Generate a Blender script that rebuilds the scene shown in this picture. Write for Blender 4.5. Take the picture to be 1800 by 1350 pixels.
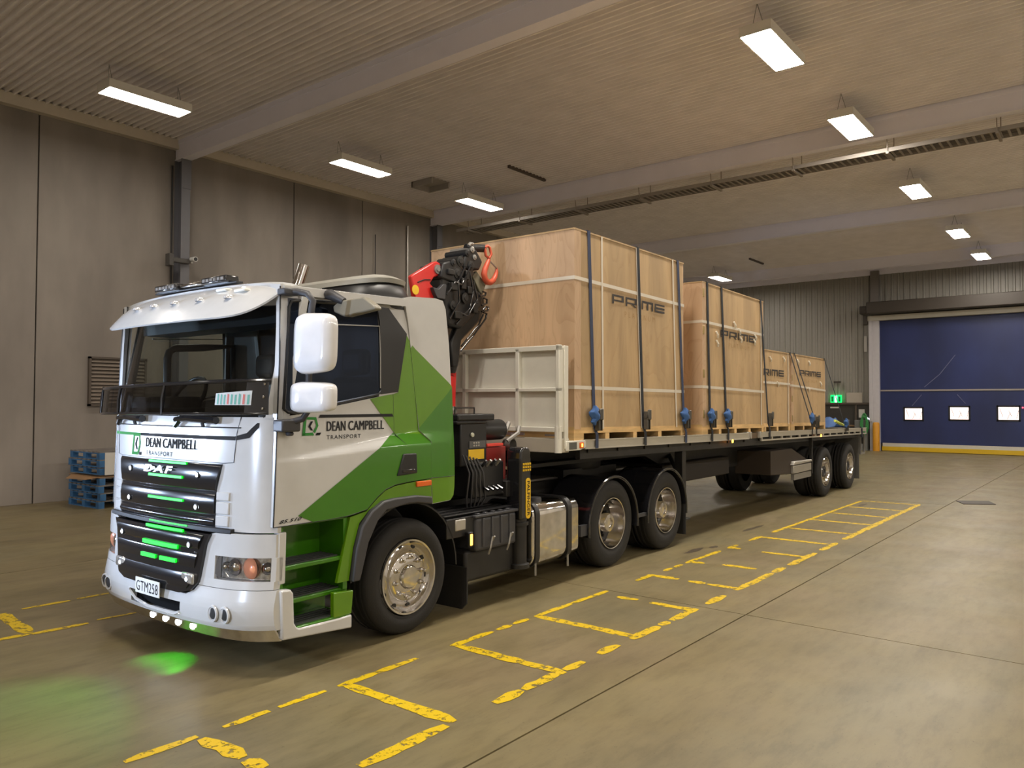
import bpy, bmesh, math, random
from mathutils import Vector, Matrix
random.seed(7)
SC = bpy.context.scene
for o in list(bpy.data.objects): bpy.data.objects.remove(o)
COL = SC.collection
PI = math.pi
# ------------------------------------------------------------------ camera
F_PX, PITCH, ROLL, YAW = 1359.4, 0.025339, 0.0026056, 0.675278
d = Vector((math.cos(YAW)*math.cos(PITCH), math.sin(YAW)*math.cos(PITCH), math.sin(PITCH)))
r = d.cross(Vector((0, 0, 1))).normalized(); u = r.cross(d)
r2 = r*math.cos(ROLL)+u*math.sin(ROLL); u2 = -r*math.sin(ROLL)+u*math.cos(ROLL)
cam = bpy.data.cameras.new('camera'); cam.sensor_width = 36; cam.lens = F_PX/1800*36; cam.clip_end = 200
co = bpy.data.objects.new('camera', cam); COL.objects.link(co)
m = Matrix.Identity(4)
for i in range(3):
    m[i][0] = r2[i]; m[i][1] = u2[i]; m[i][2] = -d[i]
m.translation = Vector((0, 0, 1.9)); co.matrix_world = m
SC.camera = co
# ------------------------------------------------------------------ world, lamps, exposure
W = bpy.data.worlds.new('world'); SC.world = W; W.use_nodes = True
W.node_tree.nodes['Background'].inputs[0].default_value = (1, .9, .8, 1)
W.node_tree.nodes['Background'].inputs[1].default_value = .02
vs = SC.view_settings; vs.view_transform = 'Standard'; vs.look = 'None'; vs.exposure = 0.2; vs.gamma = 1; vs.use_curve_mapping = False
WARM = (1, .92, .81)
TUBE = 92.0; TUBE_WALL = 34.0       # the row along the concrete wall burns dimmer
def lamp(name, kind, loc, power, color=(1, 1, 1), aim=None, **k):
    l = bpy.data.lights.new(name, kind); l.energy = power; l.color = color
    for a, b in k.items(): setattr(l, a, b)
    o = bpy.data.objects.new(name, l); COL.objects.link(o); o.location = loc
    if aim is not None:
        o.rotation_euler = (Vector(aim)-Vector(loc)).to_track_quat('-Z', 'Y').to_euler()
    return o
# the ceiling lamps of the hall that hang outside the picture
for x in (-6.5, -2.2, 2.2, 6.4, 11.2, 15.2, 20.9, 26.8, 31.4):
    for y in (-5.2, 4.05, 13.28):
        if (y == 4.05 and x > 10) or (y == 13.28 and x in (6.4, 11.2, 15.2)): continue
        lamp('ceiling_lamp', 'AREA', (x, y, 7.08), (TUBE_WALL*(1 if x > 5 else .6) if y > 10 else TUBE*(1.1 if x > 2 else .55))*1.42*.42*PI*.95, WARM, (x, y, 0), shape='RECTANGLE', size=1.42, size_y=.42)
# two cold work lamps standing in front of the truck, left of the picture
COLD = (.60, .74, 1)
lamp('work_lamp', 'SPOT', (-.9, 9.6, 1.7), 980, COLD, (3.0, 5.6, 1.62), spot_size=math.radians(33), spot_blend=.35, shadow_soft_size=.08)
lamp('work_lamp', 'SPOT', (.7, 10.6, 1.7), 700, COLD, (3.0, 5.7, 1.62), spot_size=math.radians(33), spot_blend=.35, shadow_soft_size=.08)
lamp('wall_fill', 'SPOT', (-.9, 10.4, 1.9), 560, (1, .88, .77), (4.9, 16.1, 2.1), spot_size=math.radians(56), spot_blend=1, shadow_soft_size=.1)  # unseen fill added to brighten the lower left wall
lamp('work_lamp', 'SPOT', (-3.9, 4.7, 1.8), 900, COLD, (3.2, 5.3, 1.75), spot_size=math.radians(28), spot_blend=.35, shadow_soft_size=.08)

# ------------------------------------------------------------------ helpers
def lin(r, g, b):
    f = lambda c: c/12.92 if c <= .04045 else ((c+.055)/1.055)**2.4
    return (f(r/255), f(g/255), f(b/255))
MATS = {}
def M(name, col, rough=.5, metal=0, coat=0, emit=0, noise=None, bump=None, alpha=None, trans=0, spec=None, streak=None):
    """noise=(scale, amount, (sx,sy,sz)) mottles colour, bump=(scale, strength, stretch)"""
    if name in MATS: return MATS[name]
    mt = bpy.data.materials.new(name); mt.use_nodes = True; MATS[name] = mt
    nt = mt.node_tree; bs = nt.nodes['Principled BSDF']
    bs.inputs['Base Color'].default_value = (*col, 1); bs.inputs['Roughness'].default_value = rough
    bs.inputs['Metallic'].default_value = metal; bs.inputs['Coat Weight'].default_value = coat
    bs.inputs['Coat Roughness'].default_value = .06
    if spec is not None: bs.inputs['Specular IOR Level'].default_value = spec
    if emit:
        bs.inputs['Emission Color'].default_value = (*col, 1); bs.inputs['Emission Strength'].default_value = emit
    if trans: bs.inputs['Transmission Weight'].default_value = trans
    if alpha is not None: bs.inputs['Alpha'].default_value = alpha
    def tex(scale, st, detail=6):
        tc = nt.nodes.new('ShaderNodeTexCoord'); mp = nt.nodes.new('ShaderNodeMapping'); mp.inputs['Scale'].default_value = st
        n = nt.nodes.new('ShaderNodeTexNoise'); n.inputs['Scale'].default_value = scale; n.inputs['Detail'].default_value = detail
        nt.links.new(tc.outputs['Object'], mp.inputs[0]); nt.links.new(mp.outputs[0], n.inputs['Vector']); return n
    if noise is None and not emit and not trans and alpha is None: noise = (9, .025, (1, 1, 1))
    if noise:
        n = tex(noise[0], noise[2] if len(noise) > 2 else (1, 1, 1))
        rp = nt.nodes.new('ShaderNodeValToRGB'); a = noise[1]
        rp.color_ramp.elements[0].position = .3; rp.color_ramp.elements[1].position = .7
        rp.color_ramp.elements[0].color = (*[c*(1-a) for c in col], 1)
        rp.color_ramp.elements[1].color = (*[min(1, c*(1+a)) for c in col], 1)
        nt.links.new(n.outputs[0], rp.inputs[0]); out = rp.outputs[0]
        if streak:
            n2 = tex(streak[0], streak[2], 8)
            r2_ = nt.nodes.new('ShaderNodeValToRGB'); r2_.color_ramp.elements[0].position = .42; r2_.color_ramp.elements[1].position = .62
            r2_.color_ramp.elements[0].color = (1-streak[1],)*3+(1,); r2_.color_ramp.elements[1].color = (1, 1, 1, 1)
            nt.links.new(n2.outputs[0], r2_.inputs[0])
            mx = nt.nodes.new('ShaderNodeMix'); mx.data_type = 'RGBA'; mx.blend_type = 'MULTIPLY'; mx.inputs[0].default_value = 1
            nt.links.new(out, mx.inputs[6]); nt.links.new(r2_.outputs[0], mx.inputs[7]); out = mx.outputs[2]
        nt.links.new(out, bs.inputs['Base Color'])
    if bump:
        n = tex(bump[0], bump[2] if len(bump) > 2 else (1, 1, 1))
        bp = nt.nodes.new('ShaderNodeBump'); bp.inputs['Strength'].default_value = bump[1]; bp.inputs['Distance'].default_value = .01
        nt.links.new(n.outputs[0], bp.inputs['Height']); nt.links.new(bp.outputs[0], bs.inputs['Normal'])
    return mt

class MB:
    def __init__(s): s.v = []; s.f = []
    def add(s, vs, fs):
        n = len(s.v); s.v += [tuple(v) for v in vs]; s.f += [tuple(i+n for i in f) for f in fs]; return s
    def box(s, x0, x1, y0, y1, z0, z1, mtx=None):
        vs = [Vector((x, y, z)) for x in (x0, x1) for y in (y0, y1) for z in (z0, z1)]
        if mtx: vs = [mtx @ v for v in vs]
        return s.add(vs, [(0, 1, 3, 2), (4, 6, 7, 5), (0, 4, 5, 1), (2, 3, 7, 6), (0, 2, 6, 4), (1, 5, 7, 3)])
    def prism(s, pts, pl, a, b):
        """polygon in plane pl ('xz','xy','yz') pushed from a to b along the third axis"""
        def p(q, w): return {'xz': (q[0], w, q[1]), 'xy': (q[0], q[1], w), 'yz': (w, q[0], q[1])}[pl]
        n = len(pts)
        return s.add([p(q, a) for q in pts]+[p(q, b) for q in pts],
                     [tuple(range(n)), tuple(range(2*n-1, n-1, -1))]+[(i, (i+1) % n, n+(i+1) % n, n+i) for i in range(n)])
    def rings(s, rings, closed=True, caps=True):
        n = len(rings[0]); vs = [p for r_ in rings for p in r_]; fs = []
        for k in range(len(rings)-1):
            for i in range(n if closed else n-1):
                j = (i+1) % n; fs.append((k*n+i, k*n+j, (k+1)*n+j, (k+1)*n+i))
        if caps and closed: fs += [tuple(range(n-1, -1, -1)), tuple(range((len(rings)-1)*n, len(rings)*n))]
        return s.add(vs, fs)
    def tube(s, path, r_, n=8, caps=True):
        path = [Vector(p) for p in path]; rg = []; prev = None
        for i, p in enumerate(path):
            t = (path[min(i+1, len(path)-1)]-path[max(i-1, 0)]).normalized()
            a = prev if prev is not None else (Vector((0, 0, 1)) if abs(t.z) < .9 else Vector((1, 0, 0)))
            a = (a-t*a.dot(t)).normalized(); prev = a; b = t.cross(a)
            rr = r_[i] if isinstance(r_, (list, tuple)) else r_
            rg.append([p+(a*math.cos(q)+b*math.sin(q))*rr for q in [2*PI*k/n for k in range(n)]])
        return s.rings(rg, True, caps)
    def lathe(s, prof, c, ax='y', n=32, a0=0, a1=2*PI, caps=False):
        """prof = [(radius, height)] turned round axis ax through c"""
        full = abs(a1-a0-2*PI) < 1e-6; m_ = n if full else n+1; rg = []
        for (R, h) in prof:
            ring = []
            for k in range(m_):
                q = a0+(a1-a0)*k/n; ca, sa = R*math.cos(q), R*math.sin(q)
                ring.append({'y': (c[0]+ca, c[1]+h, c[2]+sa), 'x': (c[0]+h, c[1]+ca, c[2]+sa), 'z': (c[0]+ca, c[1]+sa, c[2]+h)}[ax])
            rg.append(ring)
        return s.rings(rg, full, caps)
    def build(s, name, mat, parent=None, base=None, bevel=0, smooth=None, seg=2, kind=None, label=None):
        me = bpy.data.meshes.new(name)
        b = BASE.get(parent.name, None) if parent else base
        vs_ = s.v if b is None else [(v[0]-b[0], v[1]-b[1], v[2]-b[2]) for v in s.v]
        me.from_pydata(vs_, [], s.f)
        bm = bmesh.new(); bm.from_mesh(me); bmesh.ops.remove_doubles(bm, verts=bm.verts, dist=1e-5)
        bmesh.ops.recalc_face_normals(bm, faces=bm.faces); bm.to_mesh(me); bm.free()
        me.materials.append(mat)
        o = bpy.data.objects.new(name, me); COL.objects.link(o)
        if parent: o.parent = parent; BASE[o.name] = b
        elif b is not None: pass
        if bevel:
            bv = o.modifiers.new('bevel', 'BEVEL'); bv.width = bevel; bv.segments = seg; bv.limit_method = 'ANGLE'; bv.angle_limit = math.radians(35)
            if smooth is None: smooth = 40
        if smooth:
            for p in me.polygons: p.use_smooth = True
            me.set_sharp_from_angle(angle=math.radians(smooth))
        if kind: o['kind'] = kind
        if label: o['label'] = label
        return o
BASE = {}
DY = math.radians(1.3); ORG = Vector((4.52, 4.62, 0))
EX = Vector((math.cos(DY), math.sin(DY), 0)); EY = Vector((-math.sin(DY), math.cos(DY), 0))
def tw(p): return ORG+EX*p[0]+EY*p[1]+Vector((0, 0, p[2]))
def root(name, base, label, cat, group=None, truck=True):
    o = bpy.data.objects.new(name, None); COL.objects.link(o); o.empty_display_size = .2
    if truck: o.location = tw(base); o.rotation_euler = (0, 0, DY)
    else: o.location = base
    BASE[o.name] = tuple(base); o['label'] = label; o['category'] = cat
    if group: o['group'] = group
    return o
def single(b, name, mat, base, label, cat, group=None, truck=True, **k):
    nb = (0, 0, 0) if not truck else base
    o = b.build(name, mat, None, nb, **k); BASE[o.name] = tuple(base)
    if truck: o.location = tw(base); o.rotation_euler = (0, 0, DY)
    else: o.location = base
    o['label'] = label; o['category'] = cat
    if group: o['group'] = group
    return o
def struct(b, name, mat, parent=None, **k):
    o = b.build(name, mat, parent, **k)
    if not parent: o['kind'] = 'structure'
    BASE.setdefault(o.name, (0, 0, 0)); return o
def dup(rt, base, label=None, group=None, truck=True, rot=0):
    c = rt.copy(); COL.objects.link(c); c.location = tw(base) if truck else base
    if rot: c.rotation_euler = (0, 0, rot)
    if label: c['label'] = label
    if group: c['group'] = group
    BASE[c.name] = tuple(base)
    copy_children(rt, c); return c
def copy_children(a, c):
    for ch in list(a.children):
        k = ch.copy(); COL.objects.link(k); k.parent = c
        copy_children(ch, k)
def clip(poly, ax, lo, hi):
    for sgn, lim in ((1, lo), (-1, hi)):
        out = []; n = len(poly)
        for i in range(n):
            p, q = poly[i], poly[(i+1) % n]; dp, dq = sgn*(p[ax]-lim), sgn*(q[ax]-lim)
            if dp >= -1e-9: out.append(p)
            if (dp > 1e-9 and dq < -1e-9) or (dp < -1e-9 and dq > 1e-9):
                t = dp/(dp-dq); out.append((p[0]+(q[0]-p[0])*t, p[1]+(q[1]-p[1])*t))
        poly = out
        if len(poly) < 3: return []
    return poly
def frange(a, b, st):
    n = max(1, int(round((b-a)/st))); return [a+(b-a)*i/n for i in range(n+1)]
def surf(b, poly, mp, o0, o1, du=.06, dv=None):
    """polygon (u,v) laid on a curved surface mp(u,v,off) as a shell between offsets o0 and o1"""
    us = frange(min(p[0] for p in poly), max(p[0] for p in poly), du)
    v0, v1 = min(p[1] for p in poly), max(p[1] for p in poly)
    vs_ = frange(v0, v1, dv) if dv else [v0, v1]
    for i in range(len(us)-1):
        st = clip(poly, 0, us[i], us[i+1])
        for j in range(len(vs_)-1):
            c = clip(st, 1, vs_[j], vs_[j+1]) if st else []
            c2 = [q for k, q in enumerate(c) if (q[0]-c[k-1][0])**2+(q[1]-c[k-1][1])**2 > 1e-9]
            if len(c2) >= 3: b.add([mp(q[0], q[1], o1) for q in c2], [tuple(range(len(c2)))])
    if o0 != o1:
        n = len(poly)
        for i in range(n):
            p, q = poly[i], poly[(i+1) % n]
            ts = [0, 1]
            for ax, ls in ((0, us), (1, vs_)):
                if abs(q[ax]-p[ax]) > 1e-9: ts += [(l-p[ax])/(q[ax]-p[ax]) for l in ls]
            ts = sorted(set(round(t, 6) for t in ts if -1e-6 <= t <= 1+1e-6))
            for a, c in zip(ts[:-1], ts[1:]):
                A = (p[0]+(q[0]-p[0])*a, p[1]+(q[1]-p[1])*a); B = (p[0]+(q[0]-p[0])*c, p[1]+(q[1]-p[1])*c)
                b.add([mp(*A, o0), mp(*B, o0), mp(*B, o1), mp(*A, o1)], [(0, 1, 2, 3)])
    return b
def text_polys(s, bold=0.0, space=1.0):
    cu = bpy.data.curves.new('t', 'FONT'); cu.body = s; cu.offset = bold; cu.space_character = space; cu.resolution_u = 3
    o = bpy.data.objects.new('t', cu); me = bpy.data.meshes.new_from_object(o)
    vs_ = [(v.co.x, v.co.y) for v in me.vertices]; fs = [tuple(p.vertices) for p in me.polygons]
    bpy.data.objects.remove(o); bpy.data.curves.remove(cu); bpy.data.meshes.remove(me)
    x0 = min(v[0] for v in vs_); x1 = max(v[0] for v in vs_); y0 = min(v[1] for v in vs_); y1 = max(v[1] for v in vs_)
    return [((v[0]-x0)/(x1-x0), (v[1]-y0)/(y1-y0)) for v in vs_], fs
def text(b, s, mp, off=.002, bold=0.0, space=1.0, shear=0):
    """mp(x01, y01, off) -> point; the string fills the unit square"""
    vs_, fs = text_polys(s, bold, space)
    b.add([mp(v[0]+shear*v[1], v[1], off) for v in vs_], fs); return b
def glyph(b, polys, mp, off):
    for p in polys: surf(b, p, mp, off, off, 10)
    return b
# ------------------------------------------------------------------ materials
white = M('white_paint', (.57, .57, .565), .22, coat=.6)
cream = M('cream_paint', (.72, .70, .62), .35)
black = M('black_plastic', (.012, .012, .013), .42)
gloss = M('gloss_black', (.012, .012, .014), .13, coat=.5)
grey = M('dark_grey_plastic', (.045, .045, .05), .5)
green1 = M('light_green_vinyl', (.105, .255, .004), .24, coat=.5)
green2 = M('dark_green_vinyl', (.042, .185, .004), .24, coat=.5)
chrome = M('chrome', (.62, .60, .58), .12, 1, noise=(14, .12))
alu = M('polished_aluminium', (.66, .64, .61), .11, 1, noise=(10, .15))
dullalu = M('dull_aluminium', (.50, .48, .44), .42, .7)
rubber = M('tyre_rubber', (.016, .015, .014), .75, bump=(60, .15))
frameblk = M('chassis_black', (.013, .012, .011), .55, noise=(6, .4))
red = M('crane_red', (.62, .022, .018), .3, coat=.3)
inkblk = M('sign_black', (.02, .02, .022), .8, spec=.1)
inkgrn = M('logo_green', (.05, .24, .06), .8, spec=.1)
inkgry = M('logo_grey', (.035, .035, .037), .8, spec=.1)
glassd = M('dark_glass', (.012, .014, .02), .04, coat=.3, noise=(2, .02))
steel = M('galvanised_steel', (.36, .35, .33), .45, .8)
amber = M('amber_lens', (.75, .14, .02), .2); bulbm = M('indicator_amber', (.85, .36, .20), .25)
amberlit = M('amber_lamp', (1, .38, .04), emit=7)
orange = M('orange_steel', (.55, .07, .025), .4)
yellow = M('yellow_label', (.80, .50, .02), .45)
clearl = M('lamp_lens', (.75, .72, .68), .1, .75, noise=(26, .45))
def glassmat(name, tint, f, gcol=(1, 1, 1)):
    mt = bpy.data.materials.new(name); mt.use_nodes = True; nt = mt.node_tree; nt.nodes.clear()
    o = nt.nodes.new('ShaderNodeOutputMaterial'); mx = nt.nodes.new('ShaderNodeMixShader'); t = nt.nodes.new('ShaderNodeBsdfTransparent')
    g = nt.nodes.new('ShaderNodeBsdfGlossy'); g.inputs['Roughness'].default_value = .03; g.inputs['Color'].default_value = (*gcol, 1); t.inputs[0].default_value = (*tint, 1)
    fr = nt.nodes.new('ShaderNodeFresnel'); fr.inputs[0].default_value = f
    nt.links.new(fr.outputs[0], mx.inputs[0]); nt.links.new(t.outputs[0], mx.inputs[1]); nt.links.new(g.outputs[0], mx.inputs[2])
    nt.links.new(mx.outputs[0], o.inputs[0]); return mt
screen_glass = glassmat('windscreen_glass', (.58, .62, .60), 1.42)
side_glass = glassmat('tinted_glass', (.03, .036, .055), 1.5, (.55, .68, 1))
far_glass = glassmat('clear_side_glass', (.80, .84, .80), 1.4)
smoke = glassmat('smoked_acrylic', (.30, .29, .30), 1.4)
lens_glass = glassmat('lens_glass', (.92, .92, .92), 1.45)
def emis(name, col, st):
    return M(name, col, emit=st)
greenglow = emis('green_led_glow', (.0, 1, .02), .72)
whiteled = emis('white_led', (.86, .93, 1), 14)

# ------------------------------------------------------------------ truck
TC, HW = 1.17, 1.14
def fs(t):
    q = min(abs(t-TC)/HW, 1.03); return -1.56+.10*q**2+.13*q**8
def MF(t, z, off=0.):                      # curved cab front
    return (fs(t)+.033*(z-1.04)+.15*max(0, z-1.75)-off, t, z)
def BF(t, z, off=0.):                      # bumper front: bellies out a little below the lamps
    q = abs(t-TC)/HW
    k = .03*math.exp(-((z-.47)/.13)**2) - (.05*max(0, .36-z)/.1)
    s = -1.575+.10*q**2+.15*min(q, 1.03)**8
    return (s+.033*(z-1.04)-k-off, t, z)
def SF(s, z, off=0., far=False):           # side skin with the shoulder ledge
    zt = 1.60+.13*(s+.5) if s < 0 else 1.665
    zb = 1.49+.065*min(1, (s+1.37)/1.1)
    dep = .055*max(0, min(1, (s+1.40)/1.2))
    zt = max(zt, zb+.012)
    k = max(0, min(1, (z-zb)/(zt-zb)))
    t = .03+dep*k+.02*max(0, z-2.45)/.3-off
    return (s, 2*TC-t if far else t, z)
def FF(s, z, off=0., far=False):           # side fairing behind the cab, flaring outward
    k = (s-.05)/.45
    a = .05+.035*max(0, min(1, (z-1.57)/.09)); t = a*(1-max(0, k))+.27*max(0, k-.75)**1.5
    t = t-off
    return (s, 2*TC-t if far else t, z)
TR = root('truck', (1.2, 1.2, 0), 'white and green cabover tractor truck with a black loader crane behind its cab', 'truck')

# side skins: near and far
low = [(-1.376, 1.042), (-.913, 1.042), (-.70, 1.05), (-.527, 1.077), (-.416, 1.164), (-.33, 1.215), (-.225, 1.243), (-.10, 1.253), (-.10, 1.565), (-.19, 1.655), (-.205, 1.975),
       (-.38, 1.95), (-.843, 1.875), (-1.20, 1.815), (-1.351, 1.80)]
post = [(-1.351, 1.80), (-1.30, 1.805), (-1.30, 1.86), (-1.262, 2.60), (-1.262, 2.70), (-1.321, 2.70)]
rail = [(-1.321, 2.64), (-.36, 2.69), (-.09, 2.70), (-.09, 2.762), (-1.321, 2.735)]
rear = [(-.36, 1.95), (-.205, 1.975), (-.19, 1.655), (-.10, 1.565), (-.10, 1.253), (.196, 1.267), (.193, 1.578), (.093, 1.667), (-.04, 2.57), (-.093, 2.765), (-.36, 2.75)]
for far in (False, True):
    mp = lambda s, z, o=0., f=far: SF(s, z, o, f)
    b = MB(); surf(b, low, mp, -.03, 0, .06, .015); dr = b.build('door', white, TR, smooth=30)
    b = MB(); surf(b, post, mp, -.05, 0, .05, .1); b.build('front_pillar', white, TR, smooth=30)
    b = MB(); surf(b, rail, mp, -.05, 0, .1, .1); b.build('roof_rail', white, TR, smooth=30)
    b = MB(); surf(b, rear, mp, -.03, 0, .05, .015); b.build('cab_rear_panel', white, TR, smooth=30)
    win = [(-1.30, 1.86), (-1.262, 1.835), (-1.17, 1.83), (-.843, 1.893), (-.38, 1.97), (-.347, 2.0), (-.36, 2.55), (-.39, 2.672), (-1.18, 2.633), (-1.235, 2.62), (-1.255, 2.58)]
    b = MB(); surf(b, win, mp, -.012, .006, .06, .05); b.build('side_window', far_glass if far else side_glass, TR, smooth=30)
    if far:
        b = MB(); b.tube([(-.94, 2.25, 1.86), (-.94, 2.25, 2.30), (-.925, 2.25, 2.36), (-.87, 2.25, 2.40), (-.6, 2.25, 2.42), (-.28, 2.25, 2.45), (-.27, 2.25, 1.9)], .035, 8); b.build('door_frame', black, TR, smooth=50)
    b = MB(); b.tube([mp(s_, z_, .012) for s_, z_ in ((-1.05, 2.475), (-.80, 2.49), (-.372, 2.515), (-.362, 2.3), (-.358, 2.02))], .005, 6); b.build('window_channel', steel, TR, smooth=40)
    # rubber frame round the glass
    b = MB(); b.tube([Vector(mp(*p, .006)) for p in win+win[:2]], .012, 6, False); b.build('window_seal', black, TR, smooth=50)
    bp = [(-.39, 2.672), (-.249, 2.672), (-.053, 2.477), (-.151, 1.993), (-.346, 1.972), (-.36, 2.3)]
    b = MB(); surf(b, bp, mp, 0, .008, .05, .04); b.build('quarter_panel', black, TR, smooth=30)
    fm = lambda s, z, o=0., f=far: FF(s, z, o, f)
    fair = [(-.085, 2.775), (.0, 2.795), (.25, 2.805), (.33, 2.79), (.36, 2.72), (.40, 2.4), (.422, 2.145), (.455, 1.8), (.486, 1.40), (.488, 1.27), (.487, 1.17), (.47, 1.10), (.42, 1.06),
            (.213, 1.046), (.198, 1.267), (.195, 1.578), (.097, 1.67), (-.036, 2.57)]
    b = MB(); surf(b, fair, fm, -.05, .004, .03, .03); fr = b.build('side_fairing', white, TR, smooth=35)
    # vinyl livery
    def vinyl(poly, mat, nm='green_vinyl', mpp=mp, par=dr, o=.004, lab=None):
        b = MB(); surf(b, poly, mpp, o, o, .05, .015); b.build(nm, mat, par, smooth=30, label=lab)
    fv = lambda poly, mat, lab: vinyl(poly, mat, 'green_vinyl', fm, fr, .0062, lab)
    A = (-.193, 1.664)
    vinyl([(-1.172, 1.10), (-1.04, 1.043), (-.913, 1.043), (-.70, 1.051), (-.527, 1.078), (-.416, 1.165), (-.33, 1.216), (-.225, 1.244), (-.10, 1.254), (-.10, 1.565), (-.19, 1.655), A], green2, lab='dark green wedge')
    vinyl([A, (-.19, 1.66), (-.205, 1.975), (-.315, 1.961), (-.463, 1.934)], green1, lab='light green wedge')
    rp = [c for c in bpy.data.objects if c.name.startswith('cab_rear_panel')][-1]
    vinyl([(-.188, 1.657), (-.10, 1.567), (-.10, 1.254), (.196, 1.267), (.193, 1.578), (.12, 1.642)], green2, par=rp, lab='dark green wedge')
    vinyl([(-.188, 1.657), (.12, 1.642), (.093, 1.667), (-.018, 2.42), (-.055, 2.47), (-.146, 1.99), (-.203, 1.975)], green1, par=rp, lab='light green wedge')
    fv([(.198, 1.267), (.488, 1.267), (.486, 1.40), (.4555, 1.8), (.441, 2.045), (.088, 1.69), (.097, 1.67), (.195, 1.578)], green2, 'dark green wedge')
    fv([(.089, 1.69), (.441, 2.045), (.012, 2.386), (-.008, 2.36)], green1, 'light green wedge')
    fv([(.215, 1.05), (.42, 1.063), (.468, 1.10), (.485, 1.17), (.488, 1.267), (.198, 1.267)], green1, 'light green corner')
    b = MB(); b.tube([mp(*p, .001) for p in ((-.205, 1.975), (-.19, 1.655), (-.10, 1.565), (-.10, 1.253))], .004, 5)
    b.tube([mp(*p, .001) for p in ((-.10, 1.253), (-.225, 1.243), (-.33, 1.215), (-.416, 1.164), (-.527, 1.077), (-.70, 1.05), (-.913, 1.042), (-1.376, 1.042))], .004, 5)
    b.tube([mp(*p, .0) for p in ((-1.374, 1.042), (-1.352, 1.70), (-1.335, 2.2), (-1.321, 2.72))], .006, 5); b.build('door_seam', black, TR)
    b = MB(); b.tube([fm(*p, .006) for p in ((.198, 1.267), (.30, 1.267), (.40, 1.267), (.488, 1.267))], .003, 5); b.build('fairing_seam', black, TR)
    # wheel-arch skin below the door, flare, step well
    ap = [(-.69, 1.035), (-.53, 1.062), (-.416, 1.15), (-.33, 1.205), (-.225, 1.233), (-.08, 1.245), (.196, 1.258), (.21, 1.05), (.17, 1.10), (-.253, 1.135), (-.376, 1.12), (-.50, 1.07), (-.60, .98), (-.66, .80), (-.70, .56), (-.81, .56)]
    b = MB(); surf(b, ap, mp, -.03, 0, .05, .05); b.build('arch_panel', green1, TR, smooth=30)
    fo = [(-.69, .55), (-.655, .79), (-.60, .96), (-.50, 1.065), (-.376, 1.128), (-.253, 1.14), (.0, 1.14), (.173, 1.115)]
    fi = [(.173, 1.05), (0, 1.078), (-.111, 1.081), (-.349, 1.055), (-.442, .98), (-.535, .83), (-.60, .61), (-.62, .55)]
    yy = (-.012, .14) if not far else (2*TC+.012, 2*TC-.14)
    b = MB(); b.prism(fo+fi, 'xz', *yy); b.build('wheel_arch_flare', grey, TR, bevel=.012)
    # step well: back wall, treads, skirt
    y = lambda v: 2*TC-v if far else v
    b = MB(); b.box(-1.30, -.68, y(.33), y(.36), .30, 1.05); b.box(-.74, -.70, y(.05), y(.34), .50, 1.045); b.box(-1.31, -1.28, y(.05), y(.34), .3, 1.045)
    b.box(-1.30, -.70, y(.05), y(.34), 1.03, 1.05); b.build('step_well', green2, TR)
    for z, t0, x0, x1 in ((.755, .05, -1.275, -.72), (.51, .07, -1.27, -.68), (.325, .01, -1.215, -.70)):
        b = MB(); b.box(x0, x1, y(t0), y(.335), z-.035, z); st = b.build('step', green2, TR, bevel=.008)  # darker green puts the shade of the well into the step colour
        b = MB()
        for k in range(5): b.box(x0+.03, x1-.05, y(t0+.03+k*.045), y(t0+.05+k*.045), z, z+.008)
        b.build('step_tread', grey, st)
    sk = [(-1.33, .606), (-1.245, .60), (-1.222, .57), (-1.212, .36), (-1.19, .325), (-1.17, .315), (-.81, .307), (-.69, .311), (-.689, .209), (-1.31, .26)]
    b = MB(); b.prism(sk, 'xz', y(.0), y(.06)); b.build('step_skirt', white, TR, bevel=.012)
    b = MB(); b.prism([(-.86, .50), (-.673, .486), (-.69, .316), (-.86, .316)], 'xz', y(.006), y(.05)); b.build('step_side_panel', green1, TR, bevel=.006)
    b = MB(); b.prism([(-1.33, .64), (-1.27, .64), (-1.262, 1.0), (-1.33, 1.0)], 'xz', y(.03), y(.09)); b.build('lamp_side_panel', white, TR, bevel=.01)
    # handle, marker
    b = MB(); surf(b, [(-.211, 1.313), (.013, 1.323), (.004, 1.486), (-.142, 1.488)], mp, 0, .02, .05); h = b.build('door_handle', black, TR, bevel=.008)
    b = MB(); b.box(-.16, -.02, y(.005), y(.03), 1.335, 1.36); b.build('handle_grip', gloss, h, bevel=.004)
    b = MB(); b.box(.013, .188, y(.012), y(.05), 1.206, 1.25); b.build('side_marker', amber, TR, bevel=.006, label='orange side marker lamp')

# writing on the near side
def side_logo(s0, s1, z0, z1, mp, par):
    W_ = s1-s0; H_ = z1-z0
    q = lambda x, yv: (s0+W_*x, z0+H_*yv)
    b = MB()
    for p in ([(0, 0), (.16, .0), (.24, .9), (.10, .99)], [(.10, 1), (.24, .86), (.72, .84), (.80, .98)], [(.72, .86), (.80, .98), (.93, .52), (.80, .5)], [(.80, .5), (.93, .52), (.74, .12), (.62, .2)], [(0, .0), (.02, .14), (.60, .16), (.70, .0)]):
        surf(b, [q(*c) for c in p], mp, .0055, .0055, .05, .015)
    b.build('logo', inkgrn, par, label='green hexagon logo outline')
    b = MB()
    for p in ([(.34, .5), (.47, .5), (.62, .76), (.50, .76)], [(.34, .5), (.47, .5), (.62, .27), (.50, .27)], [(.76, .0), (.84, .14), (1.1, .14), (1.02, .0)]):
        surf(b, [q(*c) for c in p], mp, .0055, .0055, .05, .015)
    b.build('logo_mark', inkblk, par)
dn = [c for c in TR.children if c.name.startswith('door')][0]
side_logo(-1.135, -.975, 1.665, 1.80, SF, dn)
def skew(s0, s1, z0, z1, dz, mp): return lambda x, yv, o: mp(s0+(s1-s0)*x, z0+dz*x+(z1-z0)*yv, o)
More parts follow.
